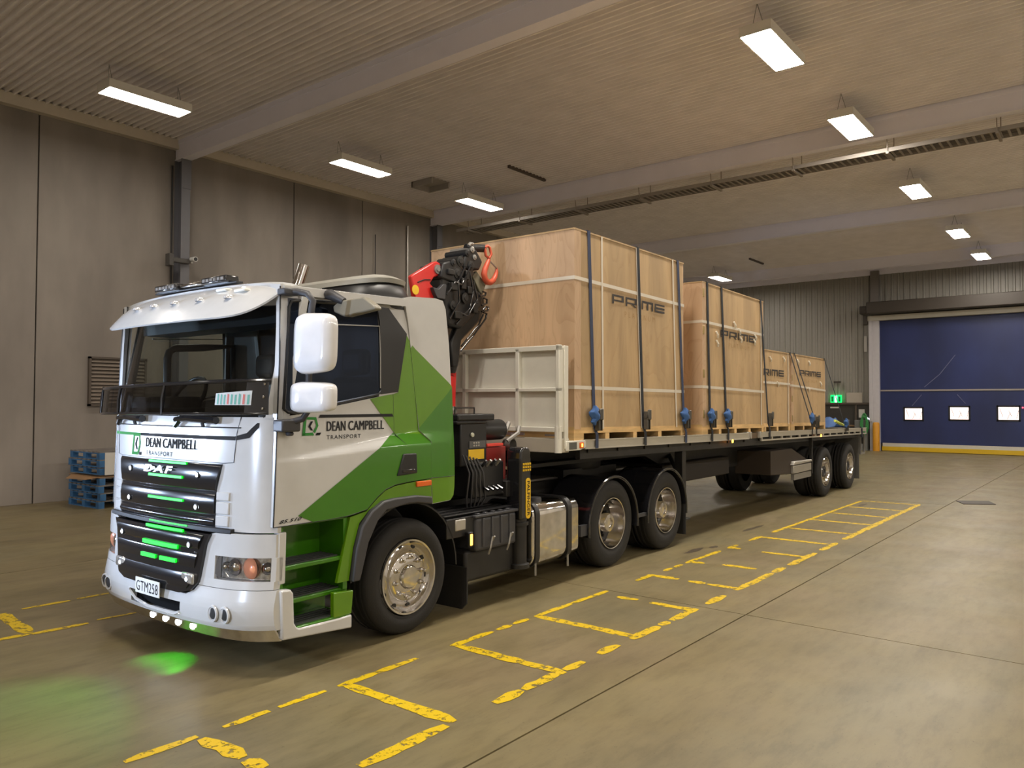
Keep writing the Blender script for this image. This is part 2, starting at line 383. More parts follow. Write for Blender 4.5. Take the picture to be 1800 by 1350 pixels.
for wd_, a_, c_ in (('DEAN', -.905, -.722), ('CAMPBELL', -.690, -.31)):
    b = MB(); [text(b, wd_, skew(a_+q_, c_+q_, 1.693, 1.765, .0, SF), .0052+q_*.02, 0, 1.08) for q_ in (-.003, .0, .003)]; b.build('lettering', inkgry, dn)
b = MB(); text(b, 'TRANSPORT', skew(-.905, -.56, 1.632, 1.662, .0, SF), .003, .008, 1.25); b.build('lettering', inkgry, dn)
b = MB(); surf(b, [(-.985, 1.792), (-.20, 1.792), (-.213, 1.815), (-.97, 1.815)], SF, .0055, .0055, .05, .015)
b.build('pinstripe', inkgry, dn)
b = MB(); text(b, '85.510', skew(-1.335, -1.155, 1.060, 1.085, .008, SF), .0058, .02, 1.1, .12); b.build('lettering', inkblk, dn)

# ---- front
b = MB(); surf(b, [(.035, 1.0), (2*TC-.035, 1.0), (2*TC-.035, 1.80), (.035, 1.80)], MF, -.03, 0, .04, .06); fp = b.build('front_panel', white, TR, smooth=35)
def bandF(b, zo, tl, tr, mp=MF, n=24):
    """loft of (z, offset) rows between the edge lines tl(z), tr(z)"""
    rows = []
    for z, o in zo:
        a, c = tl(z), tr(z); rows.append([mp(a+(c-a)*i/n, z, o) for i in range(n+1)])
    vs_ = [p for r_ in rows for p in r_]; N = n+1
    b.add(vs_, [(k*N+i, k*N+i+1, (k+1)*N+i+1, (k+1)*N+i) for k in range(len(rows)-1) for i in range(n)])
    e0 = [r_[0] for r_ in rows]; e1 = [r_[-1] for r_ in rows]
    for e, tt in ((e0, tl), (e1, tr)):
        base = [mp(tt(z), z, 0) for z, o in zo]; k = len(e)
        b.add(e+base, [(i, i+1, k+i+1, k+i) for i in range(k-1)])
def lerp(pts):
    def f(z):
        for (a, x), (c, y_) in zip(pts[:-1], pts[1:]):
            if (a-z)*(c-z) <= 0: return x+(y_-x)*(z-a)/(c-a)
        return pts[0][1] if abs(z-pts[0][0]) < abs(z-pts[-1][0]) else pts[-1][1]
    return f
ugR = lerp([(1.467, .444), (1.367, .477), (1.277, .497), (1.0, .497)]); ugL = lambda z: 2*TC-ugR(z)
def slat(z0, z1, d=.018, c=.010):
    return [(z0, .0), (z0+.003, c), (z0+.02, d), (z0+(z1-z0)*.5, d+.005), (z1-.02, d), (z1-.003, c), (z1, .0)]
b = MB(); surf(b, [(ugR(1.46), 1.465), (ugR(1.28), 1.28), (.5, 1.0), (2*TC-.5, 1.0), (ugL(1.28), 1.28), (ugL(1.46), 1.465)], MF, 0, .008, .05); gr = b.build('upper_grille', gloss, TR, smooth=40)
for z0, z1 in ((1.268, 1.462), (1.10, 1.256), (1.022, 1.088)):
    b = MB(); bandF(b, slat(z0, z1), ugR, ugL); b.build('grille_slat', gloss, gr, smooth=50)
lgR = lerp([(.975, .50), (.90, .545), (.63, .60), (.57, .66), (.54, .78)]); lgL = lambda z: 2*TC-lgR(z)
lz = [.975, .95, .9, .8, .7, .63, .6, .57, .55, .54]
b = MB(); surf(b, [(lgR(z)-.012, z) for z in lz]+[(lgL(z)+.012, z) for z in reversed(lz)], BF, 0, .035, .05); lg = b.build('lower_grille', gloss, TR, smooth=40)
for z0, z1 in ((.855, .965), (.715, .843), (.575, .703)):
    b = MB(); bandF(b, [(z, o+.03) for z, o in slat(z0, z1)], lambda z: lgR(z)+.04, lambda z: lgL(z)-.04, BF); b.build('grille_slat', gloss, lg, smooth=50)
b = MB(); surf(b, [(.312, .985), (.312, 1.02), (2*TC-.312, 1.02), (2*TC-.312, .985)], MF, 0, .03, .05); b.build('grille_trim', black, TR, bevel=.006)
# green strips glowing in the slots between slats; the topmost is spilled light drawn as a strip
def strip(t0, t1, z0, z1, mp, o, par):
    b = MB(); surf(b, [(t0, z0), (t1, z0), (t1, z1), (t0, z1)], mp, o-.012, o, .06); b.build('green_light_strip', greenglow, par)
strip(.83, 1.35, 1.447, 1.462, MF, .024, gr); strip(.86, 1.33, 1.343, 1.362, MF, .034, gr); strip(.84, 1.32, 1.176, 1.194, MF, .034, gr)
strip(.77, 1.28, 1.004, 1.013, MF, .034, gr); strip(.77, 1.27, .966, .986, BF, .05, lg); strip(.82, 1.30, .842, .870, BF, .056, lg)
strip(.82, 1.03, .745, .772, BF, .064, lg); strip(1.09, 1.30, .745, .772, BF, .064, lg)
for t_ in (.685, TC*2-.685):
    for z_, mp_, o_, par_ in ((1.38, MF, .026, gr), (1.15, MF, .026, gr), (.885, BF, .052, lg), (.645, BF, .052, lg)):
        p = mp_(t_, z_, o_); b = MB(); b.lathe([(.024, .006), (.024, -.004), (.018, -.007), (.018, -.002)], p, 'x', 14); hs_ = b.build('led_bezel', grey, par_, smooth=40)
        b = MB(); b.lathe([(0, -.011), (.010, -.009), (.016, -.003), (.017, .002)], p, 'x', 12); b.build('grille_led', whiteled, par_, smooth=40)
    p = BF(t_, .645, .05); b = MB(); b.box(p[0]-.006, p[0]+.02, p[1]-.075, p[1]+.075, .612, .69); b.build('grille_lamp', clearl, lg, bevel=.012)
b = MB(); text(b, 'DAF', lambda x, yv, o: MF(1.375-.40*x-.03*yv+.03, 1.372+.055*yv, o), .037, .03, 1.25); b.build('badge', M('badge_silver', (.78, .78, .78), .3, .6), gr, label='silver DAF lettering')
for k, (z0, z1) in enumerate(((1.21, 1.27), (1.115, 1.20), (1.03, 1.105))):
    for far in (0, 1):
        b = MB(); yv = lambda v: 2*TC-v if far else v
        surf(b, [(yv(.36), z0), (yv(.485), z0), (yv(.485), z1), (yv(.36), z1)], MF, 0, .014, .05); b.build('corner_vent', white, TR, bevel=.006)
# bonnet seam, pinstripe and writing on the front panel
b = MB(); b.tube([MF(t, z, .001) for t, z in ((.30, 1.80), (.324, 1.684), (.342, 1.48), (.444, 1.472), (.8, 1.475), (1.17, 1.478))], .004, 5); b.tube([MF(2*TC-t, z, .001) for t, z in ((.30, 1.80), (.324, 1.684), (.342, 1.48), (.444, 1.472), (.8, 1.475), (1.17, 1.478))], .004, 5); b.build('bonnet_seam', grey, fp)
b = MB(); b.tube([MF(t, 1.724, .001) for t in frange(.29, 2.05, .08)], .005, 5); b.build('bonnet_seam', black, fp)
b = MB(); surf(b, [(1.555, 1.64), (1.555, 1.662), (2.25, 1.662), (2.25, 1.64)], MF, .003, .003, .05); b.build('pinstripe', inkgrn, fp, label='green pinstripe')
b = MB(); surf(b, [(1.553, 1.64), (1.553, 1.664), (.34, 1.664), (.24, 1.69), (.17, 1.76), (.155, 1.76), (.155, 1.73), (.22, 1.655), (.33, 1.636)], MF, .003, .003, .05); b.build('pinstripe', inkgry, fp, label='black pinstripe')
b = MB()
lq = lambda x, yv: (1.70-.165*x, 1.487+.172*yv)
for p in ([(0, 0), (.16, .0), (.24, .9), (.10, 1)], [(.10, 1), (.24, .86), (.72, .84), (.80, 1)], [(.72, .86), (.80, .98), (.93, .52), (.80, .5)], [(.80, .5), (.93, .52), (.74, .0), (.62, .12)], [(0, .0), (.02, .12), (.60, .14), (.70, .0)]):
    surf(b, [lq(*c) for c in p], MF, .003, .003, .05)
b.build('logo', inkgrn, fp, label='green hexagon logo outline')
b = MB()
for p in ([(.34, .5), (.47, .5), (.62, .80), (.50, .80)], [(.34, .5), (.47, .5), (.62, .24), (.50, .24)], [(.80, .0), (.86, .14), (1.08, .14), (1.02, .0)]):
    surf(b, [lq(*c) for c in p], MF, .003, .003, .05)
b.build('logo_mark', inkblk, fp)
for wd_, a_, c_ in (('DEAN', 1.452, 1.228), ('CAMPBELL', 1.188, .732)):
    b = MB(); [text(b, wd_, lambda x, yv, o, a=a_+q_, c=c_+q_: MF(a+(c-a)*x, 1.556+.073*yv, o), .003+q_*.02, 0, 1.08) for q_ in (-.0035, .0, .0035)]; b.build('lettering', inkblk, fp)
b = MB(); text(b, 'TRANSPORT', lambda x, yv, o: MF(1.445-.40*x, 1.494+.034*yv, o), .003, .008, 1.25); b.build('lettering', inkblk, fp)
# bumper
lampz = (.625, .985)
for far in (0, 1):
    yv = lambda v: 2*TC-v if far else v
    # lamp pod: white skin round a lens opening
    out = [(.035, .612), (.59, .612), (.60, .7), (.565, .86), (.515, .965), (.44, .99), (.035, .99)]
    b = MB()
    for p in ([(.035, .612), (.60, .612), (.60, .668), (.035, .668)], [(.035, .83), (.575, .83), (.545, .92), (.50, .975), (.44, .99), (.035, .99)], [(.45, .668), (.60, .668), (.60, .70), (.575, .83), (.45, .83)], [(.030, .668), (.052, .668), (.052, .83), (.030, .83)]):
        surf(b, [(yv(t), z) for t, z in p], BF, -.04, .012, .03)
    pod = b.build('headlamp_surround', white, TR, smooth=30)
    b = MB(); surf(b, [(yv(.052), .672), (yv(.45), .668), (yv(.455), .828), (yv(.052), .83)], BF, -.06, -.045, .03); hl = b.build('headlamp', clearl, TR, smooth=30)
    b = MB(); surf(b, [(yv(.047), .684), (yv(.07), .672), (yv(.42), .672), (yv(.452), .70), (yv(.445), .79), (yv(.42), .826), (yv(.06), .828), (yv(.047), .81)], BF, .0, .006, .03); b.build('lamp_lens', lens_glass, hl)
    for (t, rr, mm, nm) in ((.205, .076, bulbm, 'indicator_bulb'), (.33, .062, chrome, 'reflector'), (.105, .045, chrome, 'reflector'), (.40, .035, chrome, 'reflector')):
        p = BF(yv(t), .75, -.044); b = MB(); b.lathe([(.0, -.035), (rr*.5, -.032), (rr*.85, -.018), (rr, .0), (rr*.92, .004), (rr*.7, .012)], p, 'x', 20); b.build(nm, mm, hl, smooth=40)
# lower bumper shell with inlet
zz = [.335, .36, .40, .44, .48, .52, .56, .59, .605]
def inl(t, z): return abs(t-1.10) < .325+.0*(z) and .372 < z < .47
b = MB()
for p in ([(.02, .335), (2*TC-.02, .335), (2*TC-.02, .372), (.02, .372)], [(.02, .47), (2*TC-.02, .47), (2*TC-.02, .535), (.02, .535)], [(.02, .535), (.72, .535), (.64, .57), (.605, .608), (.02, .608)], [(2*TC-.02, .535), (2*TC-.72, .535), (2*TC-.64, .57), (2*TC-.605, .608), (2*TC-.02, .608)],
          [(.02, .372), (.85, .372), (.785, .40), (.775, .47), (.02, .47)], [(2*TC-.02, .372), (2*TC-.85+.0, .372), (1.47, .44), (1.50, .47), (2*TC-.02, .47)]):
    surf(b, p, BF, -.05, .012, .035, .022)
bu = b.build('bumper', white, TR, smooth=30)
b = MB(); surf(b, [(.72, .36), (1.54, .36), (1.54, .48), (.72, .48)], BF, -.04, -.03, .1); b.build('bumper_inlet', M('inlet_black', (.005, .005, .005), .9, spec=.08), bu)
b = MB(); b.tube([BF(t, z, .012) for t, z in ((.79, .395), (.85, .375), (1.0, .372), (1.22, .372), (1.40, .40), (1.49, .45), (1.49, .472))], .012, 6); b.build('inlet_lip', white, bu, smooth=40)
b = MB(); surf(b, [(.028, .252), (2*TC-.028, .252), (2*TC-.028, .338), (.028, .338)], BF, 0, .014, .04, .03); ch = b.build('chrome_strip', chrome, TR, smooth=35)
for t in (1.216, 1.035, .868, .691):
    p = BF(t, .302, .016); b = MB(); b.lathe([(0, -.012), (.02, -.010), (.026, 0), (.026, .006)], p, 'x', 14); b.build('marker_led', whiteled, ch, smooth=40)
for far in (0, 1):
    for t in (.415, .31):
        t = 2*TC-t if far else t
        p = BF(t, .438, .0); b = MB(); b.lathe([(.060, -.010), (.056, -.020), (.046, -.022), (.040, .03), (0, .03)], p, 'x', 22); fg = b.build('fog_lamp', white, bu, smooth=40)
        b = MB(); b.lathe([(0, -.018), (.038, -.016), (.041, .01)], p, 'x', 20); b.build('fog_lens', black, fg, smooth=40)
plate = root  # number plate
b = MB(); P0 = BF(1.155, .53, .055)
for a, c, mm, nm in ((0, .006, None, None),):
    pass
def PL(x, yv, o): return (BF(1.155, .53, .05)[0]-o-.0, 1.32-.345*x, .472+.115*yv)
b.add([PL(0, 0, 0), PL(1, 0, 0), PL(1, 1, 0), PL(0, 1, 0), PL(0, 0, .008), PL(1, 0, .008), PL(1, 1, .008), PL(0, 1, .008)], [(0, 1, 2, 3), (4, 5, 6, 7), (0, 1, 5, 4), (1, 2, 6, 5), (2, 3, 7, 6), (3, 0, 4, 7)])
pl = b.build('number_plate', M('plate_white', (.72, .72, .70), .4), TR, bevel=.002)
b = MB(); text(b, 'GTM258', lambda x, yv, o: PL(.05+.90*x, .16+.66*yv, .0095), 0, .0, 1.08); b.build('lettering', inkblk, pl)

# roof, visor, windscreen
def RF(s, t, o=0.):
    q = abs(t-TC)/HW; return (s, t, 2.755+.028*(s+1.25)+.035*(1-q**2)-.03*q**8+o)
b = MB(); surf(b, [(-1.30, .035), (-.085, .035), (-.085, 2*TC-.035), (-1.30, 2*TC-.035)], RF, -.06, 0, .14, .09); rf = b.build('roof', white, TR, smooth=35)
def VIS(q, w, o=0.):                       # q across 0..1, w 0 upper edge .. 1 lower edge
    x = abs(q-.5)*2; t = TC+(q-.5)*2*1.125
    su = -1.24+.05*x**4; zu = 2.80-.02*x**2-.035*x**8
    sl = -1.625+.09*x**2+.225*x**10; zl = 2.50+.19*x**12
    bul = .045*math.sin(PI*w)*(1-x**6)
    return (su+(sl-su)*w-bul*.3-o*.6, t, zu+(zl-zu)*w+bul+o*.6)
b = MB(); surf(b, [(0, 0), (1, 0), (1, 1), (0, 1)], VIS, -.016, 0, .0125, .12); surf(b, [(0, 0), (1, 0), (1, 1), (0, 1)], VIS, -.016, -.016, .0125, .12); vz = b.build('sun_visor', white, TR, smooth=50)
for t in (1.74, 1.45, 1.14, .80, .46):
    q = (t-TC)/2.25+.5; p = Vector(VIS(q, .62, .002)); b = MB(); b.lathe([(.034, -.004), (.034, .008), (.026, .02), (0, .026)], p, 'z', 16); b.build('marker_lamp', M('clear_lamp', (.85, .86, .88), .08, .6), vz, smooth=40)
for q_, w_ in ((.27, .35), (.16, .42)):
    p = Vector(VIS(q_, w_, .002)); b = MB(); b.box(p.x-.03, p.x+.03, p.y-.07, p.y+.07, p.z-.01, p.z+.012); b.build('visor_clip', cream, vz, bevel=.01)
bx = MB(); bx.box(-1.30, -1.24, .62, 1.80, 2.80, 2.815)
lb = bx.build('light_bar', black, TR, bevel=.004)
for y0, y1 in ((1.40, 1.74), (.70, 1.04)):
    b = MB(); b.box(-1.34, -1.22, y0, y1, 2.81, 2.865); bb = b.build('beacon', gloss, lb, bevel=.012)
    b = MB()
    for k in range(6): b.box(-1.345, -1.339, y0+.025+k*.05, y0+.06+k*.05, 2.828, 2.85)
    b.build('led_row', clearl, bb)
b = MB(); b.box(-1.32, -1.24, 1.06, 1.38, 2.82, 2.85); b.build('beacon_link', chrome, lb, bevel=.01)
wl = lambda z: .115+.02*0
ws = [(.10, 1.79), (2*TC-.10, 1.79), (2*TC-.10, 2.66), (.10, 2.66)]
b = MB(); surf(b, ws, MF, -.012, -.006, .05, .12); b.build('windscreen', screen_glass, TR, smooth=40)
for far in (0, 1):
    yv = lambda v: 2*TC-v if far else v
    b = MB(); surf(b, [(yv(.032), 1.79), (yv(.125), 1.79), (yv(.115), 2.70), (yv(.032), 2.70)], MF, -.05, .002, .03, .12); b.build('screen_pillar', white, TR, smooth=35)
b = MB(); surf(b, [(.10, 2.60), (2*TC-.10, 2.60), (2*TC-.10, 2.72), (.10, 2.72)], MF, -.05, 0, .05, .1); b.build('screen_header', white, TR, smooth=35)
# cab inside
b = MB(); b.box(-1.40, -.98, .12, 2.22, 1.3, 1.86); b.box(-1.36, -1.05, 1.45, 2.1, 1.80, 1.95); b.build('dashboard', black, TR, bevel=.05)
b = MB(); b.box(.02, .06, .09, 2.25, 1.1, 2.74); b.box(-1.3, .05, .09, 2.25, 1.06, 1.10); b.box(-1.15, .05, .1, 2.24, 2.66, 2.70); b.box(-1.22, -.95, .2, 2.14, 2.48, 2.66); b.build('cab_lining', grey, TR)
for yc in (.55, 1.80):
    b = MB(); b.box(-.75, -.2, yc-.25, yc+.25, 1.1, 1.58); b.box(-.28, -.1, yc-.24, yc+.24, 1.5, 2.12); b.box(-.25, -.12, yc-.14, yc+.14, 2.14, 2.36); b.build('seat', grey, TR, bevel=.05, seg=3)
b = MB(); pts = []
for k in range(25):
    a = 2*PI*k/24; pts.append((-1.0+.11*math.sin(a)*1.0, 1.8+.23*math.cos(a), 1.93+.19*math.sin(a)))
b.tube(pts, .017, 8, False); b.tube([(-1.0, 1.58, 1.93), (-1.0, 2.02, 1.93)], .02, 6); b.tube([(-1.0, 1.8, 1.93), (-1.12, 1.8, 1.72)], .03, 8); b.build('steering_wheel', black, TR, smooth=50)
# smoked stone guard across the screen
def GF(q, z, o=0.):
    t = TC+(q-.5)*2*1.16; x = abs(q-.5)*2
    return (-1.645+.10*x**2+.13*x**8+.10*(z-1.85)-.02-o, t, z)
b = MB(); surf(b, [(.055, 1.83), (1, 1.805), (1, 2.005), (.055, 2.05)], GF, 0, .004, .04, .06); gd = b.build('stone_guard', smoke, TR, smooth=40)
b = MB(); surf(b, [(0, 1.835), (.055, 1.83), (.055, 2.052), (.005, 2.06)], GF, 0, .006, .03, .06); b.build('guard_end_plate', gloss, gd, smooth=40)
b = MB(); b.tube([GF(q, 2.055-.045*q) for q in frange(0, 1, .05)], .014, 8); b.tube([GF(q, 1.828-.02*q) for q in frange(0, 1, .05)], .010, 8)
for q in (.42, .72, .93): b.tube([GF(q, 1.81), GF(q, 1.93, .01), GF(q, 2.03)], .013, 6)
b.tube([GF(1, 1.80), GF(1, 2.01)], .010, 6); b.build('guard_frame', gloss, gd, smooth=40)
b = MB(); surf(b, [(.90, 1.81), (.945, 1.81), (.955, 2.01), (.915, 2.01)], GF, .004, .008, .03); b.build('guard_bracket', black, gd)
for z in (1.86, 1.94, 2.03):
    b = MB(); p = GF(.012, z, .006); b.lathe([(.012, 0), (.010, -.006), (0, -.008)], p, 'x', 10); b.build('guard_bolt', chrome, gd)
# registration papers stuck on the guard
b = MB(); tq = lambda t: .5+(t-TC)/2.32
b = MB(); surf(b, [(tq(.10), 1.885), (tq(.375), 1.885), (tq(.375), 1.965), (tq(.10), 1.985)], GF, .005, .007, .02); pp = b.build('sticker_panel', M('sticker_white', (.50, .53, .53), .5), gd)
stc = [M('sticker_green', (.10, .33, .27), .5), M('sticker_red', (.5, .12, .10), .5)]
for k in range(9):
    b = MB(); t0 = .11+k*.029; surf(b, [(tq(t0), 1.89), (tq(t0+.014), 1.89), (tq(t0+.014), 1.955+.005*(k % 3)), (tq(t0), 1.957)], GF, .0085, .0085, .1); b.build('sticker', stc[k % 2] if k % 4 != 3 else stc[0], pp)
# wipers
for tt in (1.95, .98):
    b = MB(); A_ = Vector(MF(tt, 1.728, .03)); B_ = Vector(MF(tt-.10, 1.80, .05)); C_ = Vector(MF(tt-.62, 1.775, .035))
    b.tube([A_, A_+(B_-A_)*.5, B_], .02, 6); wa = b.build('wiper', black, TR, smooth=40)
    b = MB(); b.tube([Vector(MF(tt-.02, 1.775, .045)), Vector(MF(tt-.18, 1.79, .05)), Vector(MF(tt-.50, 1.775, .045))], [.02, .03, .028], 8); b.build('wiper_arm', gloss, wa, smooth=40)
    b = MB(); b.tube([MF(tt-.33, 1.728, .02), MF(tt-.33, 1.77, .035)], .014, 6); b.build('wiper_pivot', grey, wa)
# ---- mirrors on both sides (t given for the near side)
def pill(b, t0, t1, z0, z1, s, depth, slant=.0, n=40, ex=5.0):
    """cushion-shaped mirror back: rounded rectangle outline in the t-z plane, bulging towards -s"""
    rg = []
    for f, w in ((.97, 0), (1.0, .25), (.985, .55), (.90, .82), (.66, .96), (.25, 1.0)):
        ring = []
        for i in range(n):
            a = 2*PI*i/n; ca, sa = math.cos(a), math.sin(a)
            x = math.copysign(abs(ca)**(2/ex), ca); q = math.copysign(abs(sa)**(2/ex), sa)
            ring.append((s-depth*w*(1+.10*x), (t0+t1)/2+x*(t1-t0)/2*f+slant*q*(z1-z0)/2, (z0+z1)/2+q*(z1-z0)/2*f*(1+.06*x)))
        rg.append(ring)
    return b.rings(rg)
b = MB(); b.tube([(-1.30, .05, 2.68), (-1.25, -.04, 2.68), (-1.22, -.12, 2.66), (-1.21, -.165, 2.61), (-1.21, -.14, 2.5), (-1.21, -.12, 1.84), (-1.23, -.09, 1.79), (-1.28, -.02, 1.765), (-1.33, .04, 1.76)], .024, 8)
br = b.build('mirror_bracket', grey, TR, smooth=50)
b = MB(); b.box(-1.375, -1.22, -.06, .05, 1.70, 1.785); b.tube([(-1.27, .0, 1.70), (-1.27, .0, 1.67)], .03, 8); b.build('bracket_foot', grey, br, bevel=.02)
b = MB(); b.box(-1.345, -1.22, -.03, .06, 2.655, 2.70); b.build('bracket_foot', grey, br, bevel=.01)
mw = M('mirror_white', (.80, .80, .82), .18, coat=.8)
b = MB(); pill(b, -.485, -.135, 2.10, 2.508, -1.25, .12, -.03); mm_ = b.build('mirror_shell', mw, TR, smooth=50, label='tall white mirror shell')
b = MB(); pill(b, -.47, -.15, 2.12, 2.49, -1.252, -.014, -.03); b.build('mirror_glass', chrome, mm_, smooth=50)
b = MB(); pill(b, -.485, -.10, 1.835, 2.043, -1.25, .12, -.02); m2 = b.build('mirror_shell', mw, TR, smooth=50, label='short white wide-angle mirror shell')
b = MB(); pill(b, -.47, -.115, 1.85, 2.03, -1.252, -.014, -.02); b.build('mirror_glass', chrome, m2, smooth=50)
b = MB(); b.prism([(.0, 2.615), (-.065, 2.65), (-.10, 2.652), (-.33, 2.658), (-.45, 2.585), (-.455, 2.562), (-.15, 2.53), (-.11, 2.535), (-.01, 2.572)], 'yz', -.90, -.83)
km = b.build('kerb_mirror', M('mirror_beige', (.26, .24, .19), .4), TR, bevel=.022, seg=3, label='beige kerb mirror')
b = MB(); b.tube([(-.92, .10, 2.71), (-.92, .0, 2.70), (-.88, -.10, 2.645)], [.03, .04, .03], 8); b.build('mirror_arm', grey, km, smooth=50)
# ---- roof pod and exhaust
b = MB(); rg = []
for z, f in ((2.79, 1.0), (2.82, 1.02), (2.90, 1.0), (2.98, .93), (3.03, .80)):
    rg.append([(.22+.42*f*math.copysign(abs(math.cos(a))**.7, math.cos(a)), 1.17+.62*f*math.copysign(abs(math.sin(a))**.7, math.sin(a)), z-.04*math.cos(a)*0-.06*max(0, -math.cos(a))) for a in [2*PI*i/32 for i in range(32)]])
b.rings(rg); pod = b.build('roof_pod', black, TR, smooth=45)
b = MB(); rg = []
for z, f in ((2.99, .95), (3.03, .97), (3.065, .84), (3.08, .5)):
    rg.append([(.22+.42*f*math.copysign(abs(math.cos(a))**.7, math.cos(a)), 1.17+.62*f*math.copysign(abs(math.sin(a))**.7, math.sin(a)), z-.06*max(0, -math.cos(a))) for a in [2*PI*i/32 for i in range(32)]])
b.rings(rg); b.build('pod_lid', M('pod_grey', (.36, .35, .31), .35), pod, smooth=45)
b = MB(); b.tube([(.27, 2.0, 1.2), (.27, 2.0, 3.02), (.30, 2.0, 3.12), (.36, 1.99, 3.31)], .06, 16); b.build('exhaust_stack', chrome, TR, smooth=50)

# ---- wheels
def wheel(parent, s, tn, R, wid, kind, far=False):
    y = (lambda v: 2*TC-v) if far else (lambda v: v)
    sg = -1 if far else 1
    L = lambda prof: [(r_, sg*h) for r_, h in prof]
    c = (s, y(tn), R)
    rimR = .312 if kind == 'steer' else .30
    b = MB(); b.lathe(L([(rimR+.005, .02), (rimR+.03, .006), (rimR+.07, .0), (R-.06, .004), (R-.022, .022), (R-.004, .05), (R, .07), (R, wid-.07), (R-.02, wid-.03), (R-.06, wid), (rimR, wid)]), c, 'y', 56)
    for k in range(4): b.lathe(L([(R+.001, .075+k*.06), (R+.004, .08+k*.06), (R+.004, .105+k*.06), (R+.001, .11+k*.06)]), c, 'y', 56)
    w = b.build('wheel', rubber, parent, smooth=40)
    if kind == 'steer':
        b = MB(); b.lathe(L([(.312, .018), (.306, .002), (.292, .004), (.285, .03), (.272, .06), (.25, .075), (.215, .062), (.205, .045), (.20, .03), (.19, .022), (.10, .018), (.095, .0), (.085, -.012), (.0, -.016)]), c, 'y', 56)
        b.build('rim', chrome, w, smooth=40, label='polished steer-axle rim')
        for k in range(10):
            a = 2*PI*(k+.3)/10; p = (c[0]+.162*math.cos(a), c[1]+sg*.022, c[2]+.162*math.sin(a))
            b = MB(); b.lathe(L([(.021, .0), (.021, -.012), (.013, -.018), (.011, -.045), (.0, -.05)]), p, 'y', 10); b.build('wheel_nut', chrome, w, smooth=40)
            a = 2*PI*(k+.8)/10; p = (c[0]+.252*math.cos(a), c[1]+sg*.068, c[2]+.252*math.sin(a))
            b = MB(); b.lathe(L([(0, -.0), (.020, -.0), (.022, .02)]), p, 'y', 12); b.build('vent_hole', black, w)
    else:
        b = MB(); b.lathe(L([(.302, .018), (.296, .004), (.286, .006), (.282, .05), (.262, .10), (.255, .17), (.235, .19)]), c, 'y', 48)
        b.build('rim', chrome if kind == 'drive' else alu, w, smooth=40)
        b = MB(); b.lathe(L([(.245, .17), (.20, .18), (.15, .175), (.14, .16)]), c, 'y', 40); b.lathe(L([(.26, .19), (.1, .2), (0, .2)]), c, 'y', 40)
        dsc = b.build('wheel_disc', frameblk if kind == 'drive' else grey, w, smooth=40)
        for k in range(10):
            a = 2*PI*k/10; p = (c[0]+.172*math.cos(a), c[1]+sg*.178, c[2]+.172*math.sin(a))
            b = MB(); b.lathe(L([(.018, 0), (.018, -.02), (.01, -.03), (0, -.032)]), p, 'y', 8); b.build('wheel_nut', frameblk, w)
        b = MB(); b.lathe(L([(.115, .18), (.11, .06), (.10, .045), (.06, .04), (.055, .055), (.0, .055)]), c, 'y', 28); b.build('hub_cap', chrome if kind == 'drive' else grey, w, smooth=40)
        b = MB(); b.lathe(L([(rimR, wid+.03), (R-.04, wid+.03), (R, wid+.08), (R, 2*wid-.04), (R-.04, 2*wid), (rimR, 2*wid)]), c, 'y', 40); b.build('inner_tyre', rubber, w, smooth=40)
    return w
for far in (False, True):
    wheel(TR, -.03, .05, .468, .30, 'steer', far)
    wheel(TR, 3.30, .05, .508, .27, 'drive', far); wheel(TR, 4.70, .05, .508, .27, 'drive', far)
def ring_guard(b, s, r0, r1, y0, y1, zc, a0, a1, n=20):
    b.rings([[(s+R*math.cos(a), y, zc+R*math.sin(a)) for R, y in ((r0, y0), (r0, y1), (r1, y1), (r1, y0))] for a in [a0+(a1-a0)*k/n for k in range(n+1)]])
for far in (False, True):
    y = (lambda v: 2*TC-v) if far else (lambda v: v)
    for s in (3.30, 4.70):
        b = MB(); ring_guard(b, s, .545, .56, y(.03), y(.62), .49, math.radians(-8 if s < 4 else 5), math.radians(188 if s < 4 else 178))
        b.tube([(s+.565*math.cos(a), y(.03), .49+.565*math.sin(a)) for a in [math.radians(-8+196*k/24) for k in range(25)]], .012, 6)
        b.build('mudguard', gloss, TR, smooth=40)
    b = MB(); b.box(3.86, 4.14, y(.05), y(.09), .50, .54); b.build('guard_bracket', grey, TR)
    b = MB(); b.box(2.60, 2.80, y(.05), y(.10), .44, .56); b.build('guard_bracket', grey, TR)
    b = MB(); b.box(5.25, 5.265, y(.04), y(.60), .12, .62); b.build('mud_flap', rubber, TR)
    b = MB(); b.prism([(y(.06), .42), (y(.62), .42), (y(.62), .07), (y(.56), .04), (y(.12), .04), (y(.06), .10)], 'yz', .70, .715); b.build('mud_flap', rubber, TR)
    b = MB(); ring_guard(b, -.03, .60, .615, y(.08), y(.60), .468, math.radians(0), math.radians(175)); b.build('wheel_arch_liner', black, TR, smooth=40)
    # chassis rail
    b = MB(); yy = sorted((y(.78), y(.86))); b.box(.1, 5.6, *yy, .70, .98); b.build('chassis_rail', frameblk, TR, bevel=.008)
b = MB(); b.box(-1.1, .5, .62, 1.72, .45, 1.05); b.box(.5, 1.2, .7, 1.64, .55, 1.0); b.build('engine_block', frameblk, TR, bevel=.04)
for s in (-.03, 3.3, 4.7):
    b = MB(); b.tube([(s, .3, .49), (s, 2.04, .49)], .09, 12); b.lathe([(0, -.2), (.18, -.15), (.22, 0), (.18, .15), (0, .2)], (s, TC, .49), 'y', 16); b.build('axle', frameblk, TR, smooth=40)
b = MB(); b.box(3.35, 4.65, .78, 1.56, .98, 1.08); b.lathe([(0, .0), (.44, .0), (.46, .03), (.46, .12), (0, .13)], (4.0, TC, 1.06), 'z', 28); b.build('fifth_wheel', frameblk, TR, smooth=40)
